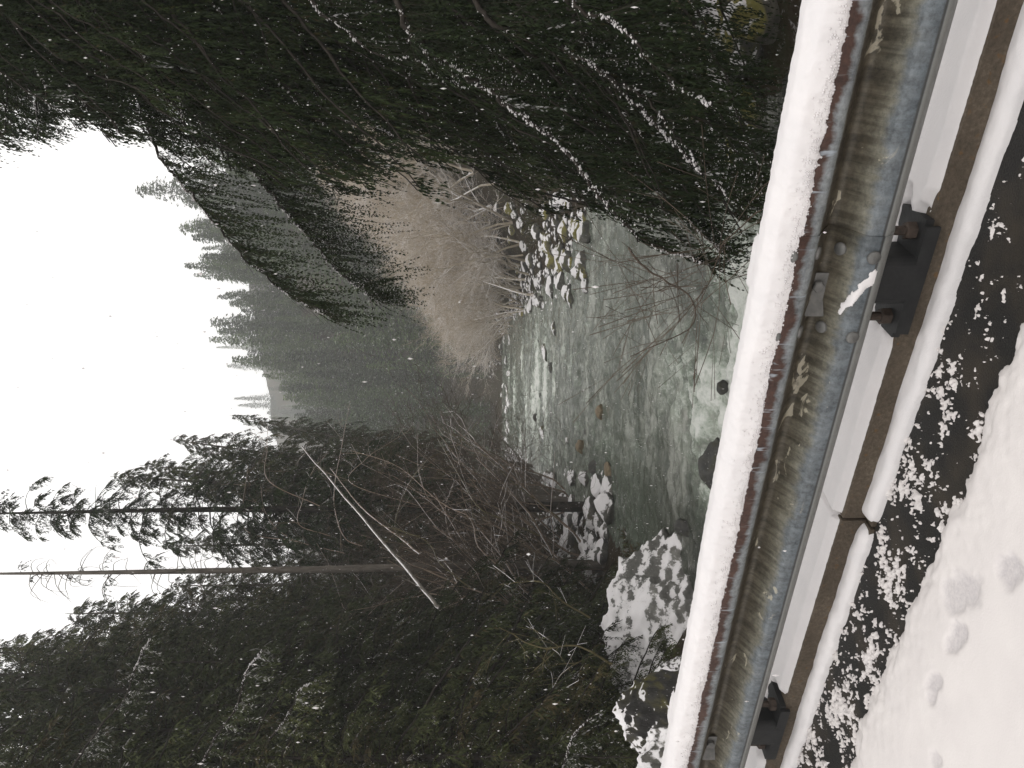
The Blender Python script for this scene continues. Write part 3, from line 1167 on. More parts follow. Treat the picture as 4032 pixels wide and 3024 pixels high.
# shingle along both waterlines
n_ = 2600
uy = R.uniform(40, 176, n_) 
sd_ = R.uniform(0, 1, n_) < .5
e_ = R.uniform(-1.6, np.interp(uy, [40, 60, 110, 150], [2.5, 5, 5, 3]), n_)
ux = np.where(sd_, np.interp(uy, YT, LE) - e_, np.interp(uy, YT, RE) + e_)
sz = R.uniform(.10, .34, n_)
zz = np.maximum(ground(ux, uy), wz(uy) - .1)
V, Q = lumps(np.stack([ux, uy, zz + sz * .15], 1), np.stack([sz * 1.3, sz, sz * .7], 1))
m = MB()
m.add(V, Q, smooth=True)
tag(link('shingle', m.mesh('shingle', [M_ROCKS])), 'grey snow dusted cobbles along the waterlines of the river', kind='stuff')

# ------------------------------------------------------------------ conifers
UP = np.array((0, 0, 1.0))


def bough(ctrl, m, step, sec_len, tw_len, tw_w, tw_step, mat_f=0, mat_w=1, mat_s=2, r0=.03, snow=0.0, hang=.5, tint0=.5, frost=0.0, lump=.02, flat=.6, wood=True, stems=False, spread=1.0):
    ctrl = np.asarray(ctrl, float)
    Lc = np.linalg.norm(np.diff(ctrl, axis=0), axis=1).sum()
    n = max(5, int(Lc / step))
    A = catmull(ctrl, n)
    A[1:] += R.normal(0, .012 * Lc / 6, (n - 1, 3))
    sd_ = int(R.integers(1e6))
    q_ = np.linspace(0, 1, n)
    A += (.05 * Lc * q_ * (1 - .5 * q_))[:, None] * np.stack([fbm(q_ * 5, 0 * q_ + k_, oct=3, seed=sd_) for k_ in (0, 4, 9)], 1) * .8
    T = unit(np.gradient(A, axis=0))
    t = np.linspace(0, 1, n)
    if wood:
        V, Q = tube(A[:: 2 if n > 12 else 1], (r0 * (1 - .85 * t) + .002)[:: 2 if n > 12 else 1], 4)
        m.add(V, Q, mat_w, smooth=True)
    keep = t > .10
    t2 = R.uniform(.1, 1, int(keep.sum()))
    ix = t2 * (n - 1)
    i_ = np.minimum(ix.astype(int), n - 2)
    A2 = A[i_] + (A[i_ + 1] - A[i_]) * (ix - i_)[:, None]
    T2 = unit(T[i_] + R.normal(0, .12, (len(t2), 3)))
    side = unit(np.cross(T2, UP))
    base, dirs, ln = [], [], []
    for sg in (-1, 1):
        k = len(A2)
        base.append(A2)
        d = side * sg * spread * R.uniform(.3 if spread < 1 else .5, 1, (k, 1)) + T2 * R.uniform(.3, .8, (k, 1)) - UP * hang * R.uniform(.3, 1.1, (k, 1))
        dirs.append(unit(d))
        ln.append(sec_len * np.minimum(1, .25 + t2 / .3) * (1 - .72 * t2) * R.uniform(.25, 1.35, k))
    # leader
    base.append(A2[-1:])
    dirs.append(T2[-1:])
    ln.append(np.array([sec_len * .4]))
    base, dirs, ln = np.concatenate(base), np.concatenate(dirs), np.concatenate(ln)
    if stems:
        V, Q = diamonds(base, dirs, ln * .9, np.full(len(ln), .004), .9)
        m.add(V, Q, mat_w)
    ks = int(sec_len * 1.35 / tw_step) + 1
    r = (np.arange(ks)[None, :] + R.uniform(0, 1, (len(base), ks))) * tw_step
    ok = r < ln[:, None]
    frac = r / np.maximum(ln[:, None], 1e-3)
    P = base[:, None] + dirs[:, None] * r[..., None]
    P[..., 2] -= hang * .55 * r * frac
    Td = unit(dirs[:, None] - UP * (hang * .9 * frac)[..., None])
    sd = unit(np.cross(Td, UP) + 1e-4)
    out_p, out_d, out_l, out_t, out_s = [], [], [], [], []
    snowy = R.uniform(0, 1, len(base)) < frost
    for sg in (-1, 1):
        d = unit(sd * sg * R.uniform(.35, .9, r.shape + (1,)) * spread + Td * .75 - UP * hang * R.uniform(.1, .7, r.shape + (1,)) + R.normal(0, .12, r.shape + (3,)))
        l = tw_len * (1 - .45 * frac) * R.uniform(.6, 1.25, r.shape)
        out_p.append(P[ok])
        out_d.append(d[ok])
        out_l.append(l[ok])
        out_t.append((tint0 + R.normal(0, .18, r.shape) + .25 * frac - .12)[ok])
        out_s.append((snowy[:, None] * R.uniform(.05, .5, r.shape) * (R.uniform(0, 1, r.shape) < .6))[ok])
    P_, D_, L_ = np.concatenate(out_p), np.concatenate(out_d), np.concatenate(out_l)
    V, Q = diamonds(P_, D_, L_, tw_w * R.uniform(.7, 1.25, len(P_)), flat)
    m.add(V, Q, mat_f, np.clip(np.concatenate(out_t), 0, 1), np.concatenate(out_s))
    if snow > 0:
        # snow piled along the ridge of the bough and on its side sprays
        k = int(Lc / (lump * .45))
        u = R.uniform(.12, .98, k)
        u = u[R.uniform(0, 1, k) < snow * (.12 + 1.2 * np.clip(1.6 * fbm(u * Lc * 1.1, 0 * u, oct=3, seed=int(R.integers(1e6))) + .25, 0, 1))]
        idx = u * (n - 1)
        i0 = idx.astype(int)
        P = A[i0] + (A[np.minimum(i0 + 1, n - 1)] - A[i0]) * (idx - i0)[:, None] + UP * lump * .5 + R.normal(0, lump * .7, (len(u), 3))
        s = lump * R.uniform(.5, 1.35, len(u))
        V, Q = lumps(P, np.stack([s * 1.2, s * 1.2, s * .75], 1))
        m.add(V, Q, mat_s, smooth=True)
        clus = np.clip(1.8 * fbm(base[:, 0] * 1.3, base[:, 1] * 1.3, base[:, 2] * 1.3, oct=2, seed=5), 0, 1)[:, None]
        sel = R.uniform(0, 1, ok.shape) < (.75 * snow * clus)
        P = (base[:, None] + dirs[:, None] * r[..., None])
        P[..., 2] -= hang * .55 * r * frac - lump * .5
        P = P[ok & sel]
        if len(P):
            s = lump * R.uniform(.35, .9, len(P))
            V, Q = lumps(P, np.stack([s * 1.3, s * 1.3, s * .6], 1))
            m.add(V, Q, mat_s, smooth=True)
    return A


def conifer(H, Rad, nb, seed, step, sec, twl, tww, tws, clear=.12, hang=.6, frost=.1, mats=None, r0=.2, taper=.85, upturn=.0, thin=1.0, name='conifer', tint0=.5, snow=0.0, lump=.05, dead=0):
    """returns (trunk mesh, crown mesh)"""
    global R
    keepR = R
    R = np.random.default_rng(seed)
    tr = MB()
    zt = np.linspace(-1.5, H, 14)
    P = np.stack([.12 * fbm(zt * .15, zt * 0, seed=seed), .12 * fbm(zt * .15, zt * 0 + 9, seed=seed), zt], 1)
    V, Q = tube(P, r0 * np.clip(1 - zt / H, 0, 1) ** .8 + .015, 8)
    tr.add(V, Q, 0, smooth=True)
    cr = MB()
    for i in range(nb):
        t = (i + R.uniform(0, 1)) / nb
        z = H * (clear + (1 - clear) * t * .985)
        L = (Rad * (1 - t) ** taper * R.uniform(.65, 1.15) + .12 * Rad * .6) * (sstep(-.12, .18, t) if clear > .05 else 1)
        a = i * 2.39996 + R.normal(0, .35)
        d = np.array((math.cos(a), math.sin(a), 0))
        lift = .25 * t - .02 + R.normal(0, .07)
        hg = hang * R.uniform(.55, 1.35)
        L = L * R.choice([.55, .8, 1, 1, 1.2])
        p0 = np.array((0, 0, z))
        ctrl = [p0, p0 + d * L * .4 + UP * L * (lift * .4 + .05), p0 + d * L * .78 + UP * L * (lift * .6 - .14 * hg), p0 + d * L + UP * L * (lift * .7 - (.42 - upturn) * hg)]
        bough(ctrl, cr, step, sec * (L / Rad) ** .5, twl, tww, tws, 0, 1, 2, r0=.012 * L + .006, hang=hg, frost=frost, tint0=tint0 + R.normal(0, .2), wood=L > 1, snow=snow, lump=lump)
    for i in range(dead):
        z = H * R.uniform(.15, .85)
        a = R.uniform(0, 6.28)
        d = np.array((math.cos(a), math.sin(a), 0))
        L = R.uniform(.5, 1.9)
        q = R.uniform(.1, .7)
        ctrl = [np.array((0, 0, z)), np.array((0, 0, z + .1)) + d * L * .5, np.array((0, 0, z - q * .3 * L)) + d * L * .8 + R.normal(0, .12, 3), np.array((0, 0, z - q * L)) + d * L * R.uniform(.75, 1.1) + R.normal(0, .15, 3)]
        A = catmull(ctrl, 8)
        V, Q = tube(A, np.linspace(.022, .006, 8), 3)
        cr.add(V, Q, 1)
    R = keepR
    mats = mats or [M_CEDAR, M_BARK, M_SNOWT]
    return tr.mesh('trunk', [mats[1]]), cr.mesh('crown', mats)


def plant_tree(name, meshes, loc, scale, rz, label, cat, group=None, tilt=(0, 0)):
    e = empty(name, loc)
    e.scale = scale if isinstance(scale, tuple) else (scale,) * 3
    e.matrix_world = Matrix.Translation(loc) @ Matrix.Rotation(tilt[1], 4, 'Y') @ Matrix.Rotation(tilt[0], 4, 'X') @ Matrix.Rotation(rz, 4, 'Z') @ Matrix.Diagonal(tuple(e.scale) + (1,))
    link('trunk', meshes[0], e)
    link('crown', meshes[1], e)
    return tag(e, label, cat, group)


# --- far: whole hillside of firs, each one mesh
FAR = []
for i in range(6):
    rad = (4.2, 3.0, 5.0, 3.6, 2.6, 4.4)[i]
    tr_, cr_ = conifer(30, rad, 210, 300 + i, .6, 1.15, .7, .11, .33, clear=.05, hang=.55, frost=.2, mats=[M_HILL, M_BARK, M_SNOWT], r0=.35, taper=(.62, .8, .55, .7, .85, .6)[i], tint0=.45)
    FAR.append(cr_)


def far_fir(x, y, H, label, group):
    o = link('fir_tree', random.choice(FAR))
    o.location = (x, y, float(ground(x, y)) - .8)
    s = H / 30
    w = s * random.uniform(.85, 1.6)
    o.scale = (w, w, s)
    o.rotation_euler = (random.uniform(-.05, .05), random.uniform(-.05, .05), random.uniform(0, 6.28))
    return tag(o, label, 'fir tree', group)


GH = 'firs covering the hillside above the river'
n = 0
cells = []
for y_ in np.arange(176, 262, 6.0):
    for x_ in np.arange(-24, 92, 6.0):
        cells.append((x_ + random.uniform(-2.6, 2.6), y_ + random.uniform(-2.6, 2.6)))
random.shuffle(cells)
for x_, y_ in cells:
    X = 384 + x_ / y_ * F
    if X > 690 or X < 290:
        continue
    z_ = float(ground(x_, y_))
    if y_ > 172 + cap_hill(x_) / .8 + 14:
        continue
    if n >= 170:
        break
    far_fir(x_, y_, random.choice((14, 18, 22, 26, 31)) * random.uniform(.85, 1.1), 'grey green fir in the dense stand covering the hillside above the river', GH)
    n += 1
for i in range(40):
    x_ = -12 + 74 * (i + random.random()) / 40
    y_ = 172 + float(cap_hill(x_)) / .8 + random.uniform(-3, 8)
    far_fir(x_, y_, random.uniform(20, 32), 'grey green fir in the dense stand covering the hillside above the river', GH)
# firs that stand clear of the skyline
for X, Y, y_, H in [(578, 139, 232, 38), (541, 181, 230, 33), (502, 183, 228, 35), (488, 196, 226, 31), (466, 218, 226, 30), (444, 222, 226, 29), (425, 230, 225, 28), (404, 240, 224, 26), (388, 262, 222, 27)]:
    x_ = (X - 384) / F * y_
    tip = CAMZ + (498 - Y) / F * y_
    o = far_fir(x_, y_, H, 'fir standing out above its neighbours on the skyline of the hillside', 'firs along the skyline')
    o.location.z = tip - H
    if X == 578:
        o['label'] = 'lone tall fir rising into the white sky beside the arching snowy bough'
        del o['group']
    elif X == 388:
        o['label'] = 'fir at the low end of the skyline, beside the misty gap in the valley'
        del o['group']
GD = 'pale firs on the distant ridge'
for i in range(44):
    X = random.uniform(338, 425)
    y_ = random.uniform(455, 618)
    x_ = (X - 384) / F * y_
    far_fir(x_, y_, random.uniform(24, 36), 'pale fir fading into the mist on the distant ridge', GD)

# --- left bank: cedars
CED = [conifer(19, 3.7, 190, 400 + i, .16, 1.15, .22, .018, .06, clear=.02, hang=.95, frost=.04, r0=.2, taper=.72, upturn=.12, tint0=.42) for i in range(3)]
CEDS = [conifer(8, 2.3, 90, 420 + i, .13, .65, .15, .012, .045, clear=.0, hang=.9, frost=.12, r0=.13, taper=.8, upturn=.1, tint0=.55) for i in range(2)]
LC = [(-11.5, 21, -200, 'tall dark cedar nearest the picture edge, with three snowy sprays'), (-15.5, 26, -260, None), (-10.6, 29.5, 150, 'dark cedar whose top stands just beside the foot of the long white log'), (-13.0, 33, -20, None),
      (-18.5, 33, -240, None), (-13.4, 40, 150, None), (-15.6, 45, 0, None), (-21.5, 43, -160, None), (-12.6, 25, -60, None), (-17, 21, -260, None), (-10.2, 24.5, 200, None), (-22, 30, -220, None),
      (-9.2, 19, 230, None), (-14, 17.5, -160, None), (-14.2, 38, -60, None), (-18, 52, -40, None), (-14.6, 47, 170, None), (-16.5, 38, -180, None), (-24, 52, -120, None), (-13, 29, -80, None), (-11.8, 35, 200, None), (-14.5, 52, 240, None),
      (-16, 30, -140, None), (-19.5, 47, -140, None), (-22, 58, -60, None)]
for i, (x_, y_, ty, lab) in enumerate(LC):
    zg = float(ground(x_, y_)) - .3
    H = CAMZ + (498 - ty) / F * y_ - zg
    s = H / 19
    w = min(1.4, max(.75, s))
    ced_e = plant_tree('cedar_tree', CED[i % 3], (x_, y_, zg), (w, w, s), random.uniform(0, 6.28), lab or 'dark green cedar in the dense forest behind the largest boulder', 'cedar tree', None if lab else 'cedars of the forest behind the largest boulder')
    if i == 0:
        CED0 = ced_e
for i, (x_, y_, H) in enumerate([(-8.8, 27.5, 4), (-10.8, 23, 5.5), (-9.6, 33, 4.5), (-8.6, 17.8, 4.2), (-9.6, 16, 5), (-9.2, 30.5, 3.6), (-9.4, 20.0, 3.4), (-11, 27, 6)]):
    zg = float(ground(x_, y_)) - .2
    plant_tree('cedar_sapling', CEDS[i % 2], (x_, y_, zg), H / 8, random.uniform(0, 6.28), 'young cedar with spreading sprays just above the largest boulder', 'cedar tree', 'young cedars above the largest boulder')

bpy.context.view_layer.update()
inv0 = np.array(CED0.matrix_world.inverted())
for pts in ([(-20, 60, 20.5), (30, 92, 19.6), (64, 122, 19.2), (105, 136, 18.8), (130, 152, 18.5)], [(-20, 190, 20.5), (30, 214, 19), (60, 235, 18.6), (100, 248, 18.2), (121, 266, 18)],
            [(-20, 250, 20.5), (20, 266, 19), (53, 288, 18.4), (74, 298, 18), (90, 318, 17.9)], [(-20, 560, 18), (10, 566, 17), (34, 574, 16.6), (60, 600, 16.3)]):
    P = np.array([at(*q) for q in pts])
    P = (np.c_[P, np.ones(len(P))] @ inv0.T)[:, :3]
    bm_ = MB()
    bough(P, bm_, .1, .8, .12, .011, .045, r0=.03, snow=.3, hang=1.0, tint0=.6, frost=.45, lump=.014, flat=.8)
    link('branch', bm_.mesh('branch', [M_CEDAR, M_BARK, M_SNOWT]), CED0)

# --- left bank, further: ragged firs against the sky
RAG = [conifer(28, 3.5, 180, 440 + i, .24, 1.4, .32, .03, .07, clear=.3, hang=.85, frost=.08, r0=.3, taper=.6, tint0=.4, dead=25, mats=[M_CEDAR, M_BARKG, M_SNOWT]) for i in range(3)]
GL = 'ragged firs standing against the sky near the white log'
RAGS = [(330, 168, 60, .8, 'dark fir with the narrow tip that leans furthest over the river'), (319, 190, 55, .7, None), (354, 224, 74, .6, 'slim fir whose tip stands nearest the misty gap in the valley'), (303, 140, 54, .8, None), (292, 112, 52, .8, None),
        (340, 268, 84, .6, None), (276, 190, 60, .85, None), (240, 225, 62, .9, None), (224, 160, 66, .9, None), (184, 170, 60, .95, None), (205, 250, 55, .8, None),
        (258, 260, 70, .9, None), (312, 275, 66, .7, None), (156, 70, 64, 1.1, None), (122, 0, 58, 1.1, None), (70, -60, 60, 1.2, None), (290, 300, 76, .8, None), (232, 300, 58, .8, None), (268, 330, 66, .7, None)]
for i, (X, Y, y_, w, lab) in enumerate(RAGS):
    xt = (X - 384) / F * y_
    x_ = min(xt, np.interp(y_, YT, LE) - 1.2)
    zg = float(ground(x_, y_)) - .5
    H = max(6, CAMZ + (498 - Y) / F * y_ - zg)
    w = w * max(.55, H / 30)
    plant_tree('fir_tree', RAG[i % 3], (x_, y_, zg), (w, w, H / 28), random.uniform(0, 6.28), lab or 'ragged dark fir standing against the white sky near the leaning white log', 'fir tree', None if lab else GL, tilt=(0, math.atan((xt - x_) / H)))
# two tall trunks
t1 = conifer(34, 1.8, 12, 460, .3, .6, .26, .02, .09, clear=.55, hang=.9, frost=.05, r0=.27, taper=.5, dead=110, mats=[M_FIR, M_BARKG, M_SNOWT])
x_ = (203 - 384) / F * 38
plant_tree('fir_tree', t1, (x_, 38, float(ground(x_, 38)) - .5), 1.0, .4, 'tall bare grey trunk with only short dead branches, rising out of the picture', 'fir tree', tilt=(0, -.012))
t2 = conifer(38, 3.6, 165, 461, .22, 1.45, .3, .026, .062, clear=.2, hang=.8, frost=.07, r0=.3, taper=.45, dead=40, mats=[M_FIR, M_BARK, M_SNOWT])
x_ = (262 - 384) / F * 45
plant_tree('fir_tree', t2, (x_, 45, float(ground(x_, 45)) - .5), 1.0, 1.4, 'tall fir with ragged drooping boughs beside the bare trunk', 'fir tree', tilt=(0, -.01))

# --- right bank: big firs close by, each large bough built singly
BM = [M_FIR, M_BARK, M_SNOWT]


def big_fir(x, y, H, r0, label):
    zg = float(ground(x, y)) - .4
    e = empty('fir_tree', (x, y, zg))
    m = MB()
    zt = np.linspace(0, H, 16)
    P = np.stack([.2 * fbm(zt * .1, zt * 0, seed=int(x * 10)), .2 * fbm(zt * .1, zt * 0 + 5, seed=int(x * 10)), zt], 1)
    V, Q = tube(P, r0 * np.clip(1 - zt / H, 0, 1) ** .7 + .02, 12)
    m.add(V, Q, smooth=True)
    link('trunk', m.mesh('trunk', [M_BARK]), e)
    tag(e, label, 'fir tree')
    return e, np.array((x, y, zg)), H


FIRS = [big_fir(9.2, 12.2, 24, .38, 'nearest fir, its long snowy boughs sweeping down across that side of the river'),
        big_fir(10.6, 18.2, 26, .42, 'large fir behind the nearest one, its boughs hanging over the rapids'),
        big_fir(11.6, 25.0, 24, .36, 'dark fir behind the two largest firs with snowy boughs'),
        big_fir(7.6, 8.6, 20, .28, 'fir at the edge of the picture with low boughs over the guardrail')]


def fir_bough(ti, ctrl, snow=.0, sec=.75, frost=.12, tint0=.45, r0=None, tw=.085, hang=.95, lump=.012, step=.075, spread=.5):
    e, o, H = FIRS[ti]
    m = MB()
    ctrl = np.asarray(ctrl) - o
    L = np.linalg.norm(np.diff(ctrl, axis=0), axis=1).sum()
    bough(ctrl, m, step, sec, tw, tw * .13, tw * .40, r0=r0 or .004 * L + .006, snow=snow, hang=hang, tint0=tint0, frost=frost, lump=lump, flat=.8, stems=True, spread=spread)
    return link('branch', m.mesh('branch', BM), e)


def root_on(ti, z):
    e, o, H = FIRS[ti]
    return np.array((o[0], o[1], z))


# the boughs one can single out
HERO = [
    (0, [(740, 122, 13), (634, 153, 13), (564, 199, 13), (490, 262, 12.8), (446, 338, 12.6)], .75, .95, 'long arching bough with a line of snow, reaching furthest out against the sky'),
    (0, [(768, 395, 9.8), (688, 468, 9.6), (629, 552, 9.4), (546, 632, 9.2), (497, 722, 9.2)], 1.0, .7, 'snow laden bough sweeping down to the guardrail'),
    (0, [(790, 300, 10.5), (735, 350, 10.3), (705, 410, 10.2), (683, 468, 10.1)], .3, .7, None),
    (1, [(700, 210, 15.5), (610, 250, 15), (545, 300, 14.6), (490, 352, 14.3), (470, 385, 14.2)], .5, .9, None),
    (0, [(780, 470, 9), (720, 560, 8.8), (665, 640, 8.6), (600, 706, 8.5)], .45, .7, None),
    (3, [(800, 560, 7.8), (745, 610, 7.6), (700, 660, 7.5), (668, 715, 7.4)], .6, .55, None),
    (0, [(790, 560, 9.5), (700, 600, 9.3), (640, 660, 9.2), (590, 720, 9.1), (560, 748, 9.1)], .5, .7, None),
    (1, [(720, 500, 12.5), (640, 560, 12.2), (585, 620, 12), (540, 690, 12), (520, 735, 12)], .45, .8, None),
]
for ti, pts, snow, sec, lab in HERO:
    P = [at(X, Y, y_) for X, Y, y_ in pts]
    rt = root_on(ti, P[0][2] + .5)
    b = fir_bough(ti, [rt] + P, snow=min(1, snow * 1.2), sec=sec * (2.1 if sec > .85 else 1.5), frost=.03, step=.05, tint0=.42, hang=1.2 if sec > .85 else 1.0, spread=.85 if sec > .85 else .5, lump=.014)
    if lab:
        b['label'] = lab

# the mass of other boughs, tips right of the outline of the trees
OY = [-60, 40, 120, 160, 200, 260, 320, 380, 440, 500, 560, 620, 680, 760]
OX = [610, 612, 612, 640, 600, 575, 565, 575, 578, 570, 550, 540, 530, 530]
LIB = []
for dr in (.18, .34, .52, .75):
    for k in range(4):
        bm_ = MB()
        Lb = 5.0
        bough([(0, 0, 0), (Lb * .35, R.normal(0, .2), Lb * .03), (Lb * .7, R.normal(0, .3), -Lb * dr * .42), (Lb, R.normal(0, .2), -Lb * dr)], bm_, .085, R.uniform(.75, 1.05), .10, .0095, .037, r0=.035,
              snow=(0, 0, 0, .22)[k], hang=R.uniform(.85, 1.25), tint0=R.uniform(.3, .5), frost=(.0, .0, .0, .05)[k], lump=.012, flat=.8, spread=.5)
        LIB.append((dr, bm_.mesh('branch', BM)))
for i in range(560):
    Y = random.uniform(-60, 775) if i < 400 else random.uniform(-90, 330)
    X = np.interp(Y, OY, OX) + abs(random.gauss(0, 1)) * 80 + 6
    if Y > 670 and X > 655:
        continue
    if X > 850:
        X = random.uniform(640, 840)
    ti = random.choice((0, 0, 0, 1, 1, 1, 2))
    e, o, H = FIRS[ti]
    d0 = {0: (10.6, 13.6), 1: (13.5, 18.8), 2: (19, 25.5)}[ti]
    y_ = random.uniform(*d0)
    tip = at(X, Y, y_)
    if tip[2] < ground(tip[0], tip[1]) + .3:
        continue
    dx = np.array((tip[0] - o[0], tip[1] - o[1]))
    L = float(np.linalg.norm(dx))
    if L < 1.2:
        continue
    want = random.uniform(.15, .8)
    zr = min(tip[2] + L * want, o[2] + H * .97)
    want = max((zr - tip[2]) / L, .08)
    opts = [q for q in LIB if abs(q[0] - want) < .19] or LIB
    dr, me = random.choice(opts)
    br = link('branch', me, e, (0, 0, zr - o[2]))
    k = L / 5
    br.scale = (k, k * random.uniform(.85, 1.15), k * min(max(want / dr, .6), 1.5))
    br.rotation_euler = (random.uniform(-.2, .2), 0, math.atan2(dx[1], dx[0]))
# firs further along the right bank
for i, (x_, y_, H) in enumerate([(17, 34, 22), (22, 29, 24), (19, 44, 25), (26, 40, 26), (24, 56, 24), (31, 50, 27), (29, 68, 25), (38, 62, 27), (16, 24, 20), (21, 20, 24), (36, 84, 26), (46, 80, 28), (15.5, 38, 12), (14, 30, 11)]):
    zg = float(ground(x_, y_)) - .4
    plant_tree('fir_tree', CED[i % 3], (x_, y_, zg), (1.1, 1.1, H / 19), random.uniform(0, 6.28), 'dark fir in the forest behind the snowy boughs of the nearest fir', 'fir tree', 'firs of the forest behind the snowy boughs')

# ------------------------------------------------------------------ bare trees


def bare_tree(H, seed, mat, spread=.5, levels=4, stems=1, curve=.25, r0=None, kids=5, sides=3, droop=0.0, rmin=.006, pale=9):
    rr = np.random.default_rng(seed)
    m = MB()

    def grow(p, d, L, r, lev):
        n_ = 5 if lev > 1 else 4
        P = [p]
        dd = d.copy()
        for k in range(n_):
            dd = unit(dd + rr.normal(0, curve * .5, 3) + UP * (.06 - droop * (k / n_)))
            P.append(P[-1] + dd * L / n_)
        P = np.array(P)
        V, Q = tube(P, np.linspace(r, r * .45, len(P)), sides if lev < levels else max(4, sides))
        m.add(V, Q, 0 if lev >= pale else 1, smooth=True)
        if lev == 0:
            return
        for k in range(kids if lev > 1 else kids):
            t_ = rr.uniform(.25, 1.0)
            i_ = min(int(t_ * n_), n_ - 1)
            q = P[i_] + (P[i_ + 1] - P[i_]) * (t_ * n_ - i_)
            ax = unit(P[i_ + 1] - P[i_])
            sd = unit(np.cross(ax, rr.normal(0, 1, 3)))
            nd = unit(ax * (1 - spread * .5) + sd * spread * rr.uniform(.6, 1.3))
            grow(q, nd, L * rr.uniform(.38, .62), max(r * .45 * (1 - .4 * t_), rmin), lev - 1)

    for s in range(stems):
        a = rr.uniform(0, 6.28)
        d = unit(np.array((math.cos(a) * (.08 if stems == 1 else .45), math.sin(a) * (.08 if stems == 1 else .45), 1)))
        grow(np.array((0, 0, -.4)), d, H * rr.uniform(.7, .85), r0 or H * .011, levels)
    return m.mesh('bare_tree', mat if isinstance(mat, list) else [mat, mat])


ALD = [bare_tree(12, 500 + i, [M_STEM, M_TWIGB], .66, 3, 2 if i % 2 else 1, .34, kids=8, r0=.14, rmin=.014, pale=2) for i in range(6)]
for a_ in ALD:
    a_.name = 'alder_tree'
GA = 'bare alders in the thicket below the misty hillside'
k = 0
tries = 0
while k < 250 and tries < 4000:
    tries += 1
    y_ = random.uniform(78, 168)
    x_ = random.uniform(9, 58)
    X = 384 + x_ / y_ * F
    # outline of the thicket in the valley: upper edge falls towards the middle of the picture
    zg = float(ground(x_, y_))
    Yb = 498 - (zg - 1.15) / y_ * F
    H = random.uniform(8, 13)
    Yt = Yb - H / y_ * F
    if X < 395 or X > 640 or Yt < np.interp(X, [384, 416, 490, 592, 640], [415, 382, 362, 296, 270]):
        continue
    o = link('alder_tree', random.choice(ALD), None, (x_, y_, zg))
    s = H / 12
    o.scale = (s * 1.15, s * 1.15, s)
    o.rotation_euler = (random.uniform(-.12, .12), random.uniform(-.3, .05), random.uniform(0, 6.28))
    tag(o, 'bare brown alder in the dense thicket between the misty hillside and the boulders', 'alder tree', GA)
    k += 1

GA2 = 'tall bare alders arching over the river beside the leaning white log'
ALB = [bare_tree(11, 540 + i, [M_TWIG, M_TWIGD], .6, 3, 2, .42, kids=6, r0=.075, rmin=.008, pale=2) for i in range(4)]
for a_ in ALB:
    a_.name = 'alder_tree'
for i in range(26):
    y_ = random.uniform(34, 60)
    x_ = np.interp(y_, YT, LE) - random.uniform(.8, 6.5) - (2 if y_ < 50 else 0)
    o = link('alder_tree', random.choice(ALB), None, (x_, y_, float(ground(x_, y_))))
    s_ = random.uniform(.75, 1.25)
    o.scale = (s_, s_, s_)
    o.rotation_euler = (random.uniform(-.15, .15), random.uniform(.0, .45) if y_ < 60 else random.uniform(-.1, .12), 0)
    o.rotation_euler.rotate_axis('Z', random.uniform(0, 6.28))
    tag(o, 'bare brown alder arching towards the river beside the leaning white log', 'alder tree', GA2)

# brushy bare trees on the left bank
MAP = [bare_tree(8, 520 + i, M_TWIGD, .7, 3, 3, .4, kids=6, r0=.06, sides=4, droop=.05) for i in range(4)]
for a_ in MAP:
    a_.name = 'maple_shrub'
GV = 'bare maple shrubs by the gravel bar'
for i in range(30):
    X = random.uniform(190, 222) if i < 20 else random.uniform(222, 300)
    y_ = random.uniform(36, 92) if X < 222 else random.uniform(64, 96)
    x_ = (X - 384) / F * y_
    le_ = np.interp(y_, YT, LE)
    if x_ > le_ - .5:
        x_ = le_ - random.uniform(.5, 5)
    zg = float(ground(x_, y_))
    o = link('maple_shrub', random.choice(MAP), None, (x_, y_, zg))
    s = random.uniform(.55, 1.25)
    o.scale = (s, s, s)
    o.rotation_euler = (random.uniform(-.2, .2), random.uniform(-.1, .25), random.uniform(0, 6.28))
    tag(o, 'bare twiggy maple shrub on the bank by the snowy gravel bar', 'maple shrub', GV)

# arching and fallen stems that catch the eye


def stem(name, pts, r, mat, label, cat, twigs=0):
    P = np.array([at(X, Y, y_) for X, Y, y_ in pts])
    o0 = P[0].copy()
    A = catmull(P - o0, 26)
    A = A + .04 * np.stack([fbm(np.arange(26) * .4, np.zeros(26) + q, seed=int(pts[0][0])) for q in (0, 3, 7)], 1)
    m = MB()
    V, Q = tube(A, np.linspace(r, r * .35, 26), 7)
    m.add(V, Q, 0, smooth=True)
    for k in range(twigs):
        i_ = R.integers(6, 25)
        d = unit(A[i_] - A[i_ - 1] + R.normal(0, .55, 3) + UP * .2)
        L = R.uniform(.5, 1.6)
        B = catmull([A[i_], A[i_] + d * L * .5, A[i_] + d * L - UP * .15 * L * R.uniform(-1, 1)], 6)
        V, Q = tube(B, np.linspace(r * .3, .006, 6), 3)
        m.add(V, Q, 0)
        for _ in range(2):
            d2 = unit(d + R.normal(0, .5, 3))
            B2 = catmull([B[3], B[3] + d2 * L * .25, B[3] + d2 * L * .5], 4)
            V, Q = tube(B2, np.linspace(r * .16, .004, 4), 3)
            m.add(V, Q, 0)
    o = link(name, m.mesh(name, [mat]), None, tuple(o0))
    return tag(o, label, cat)


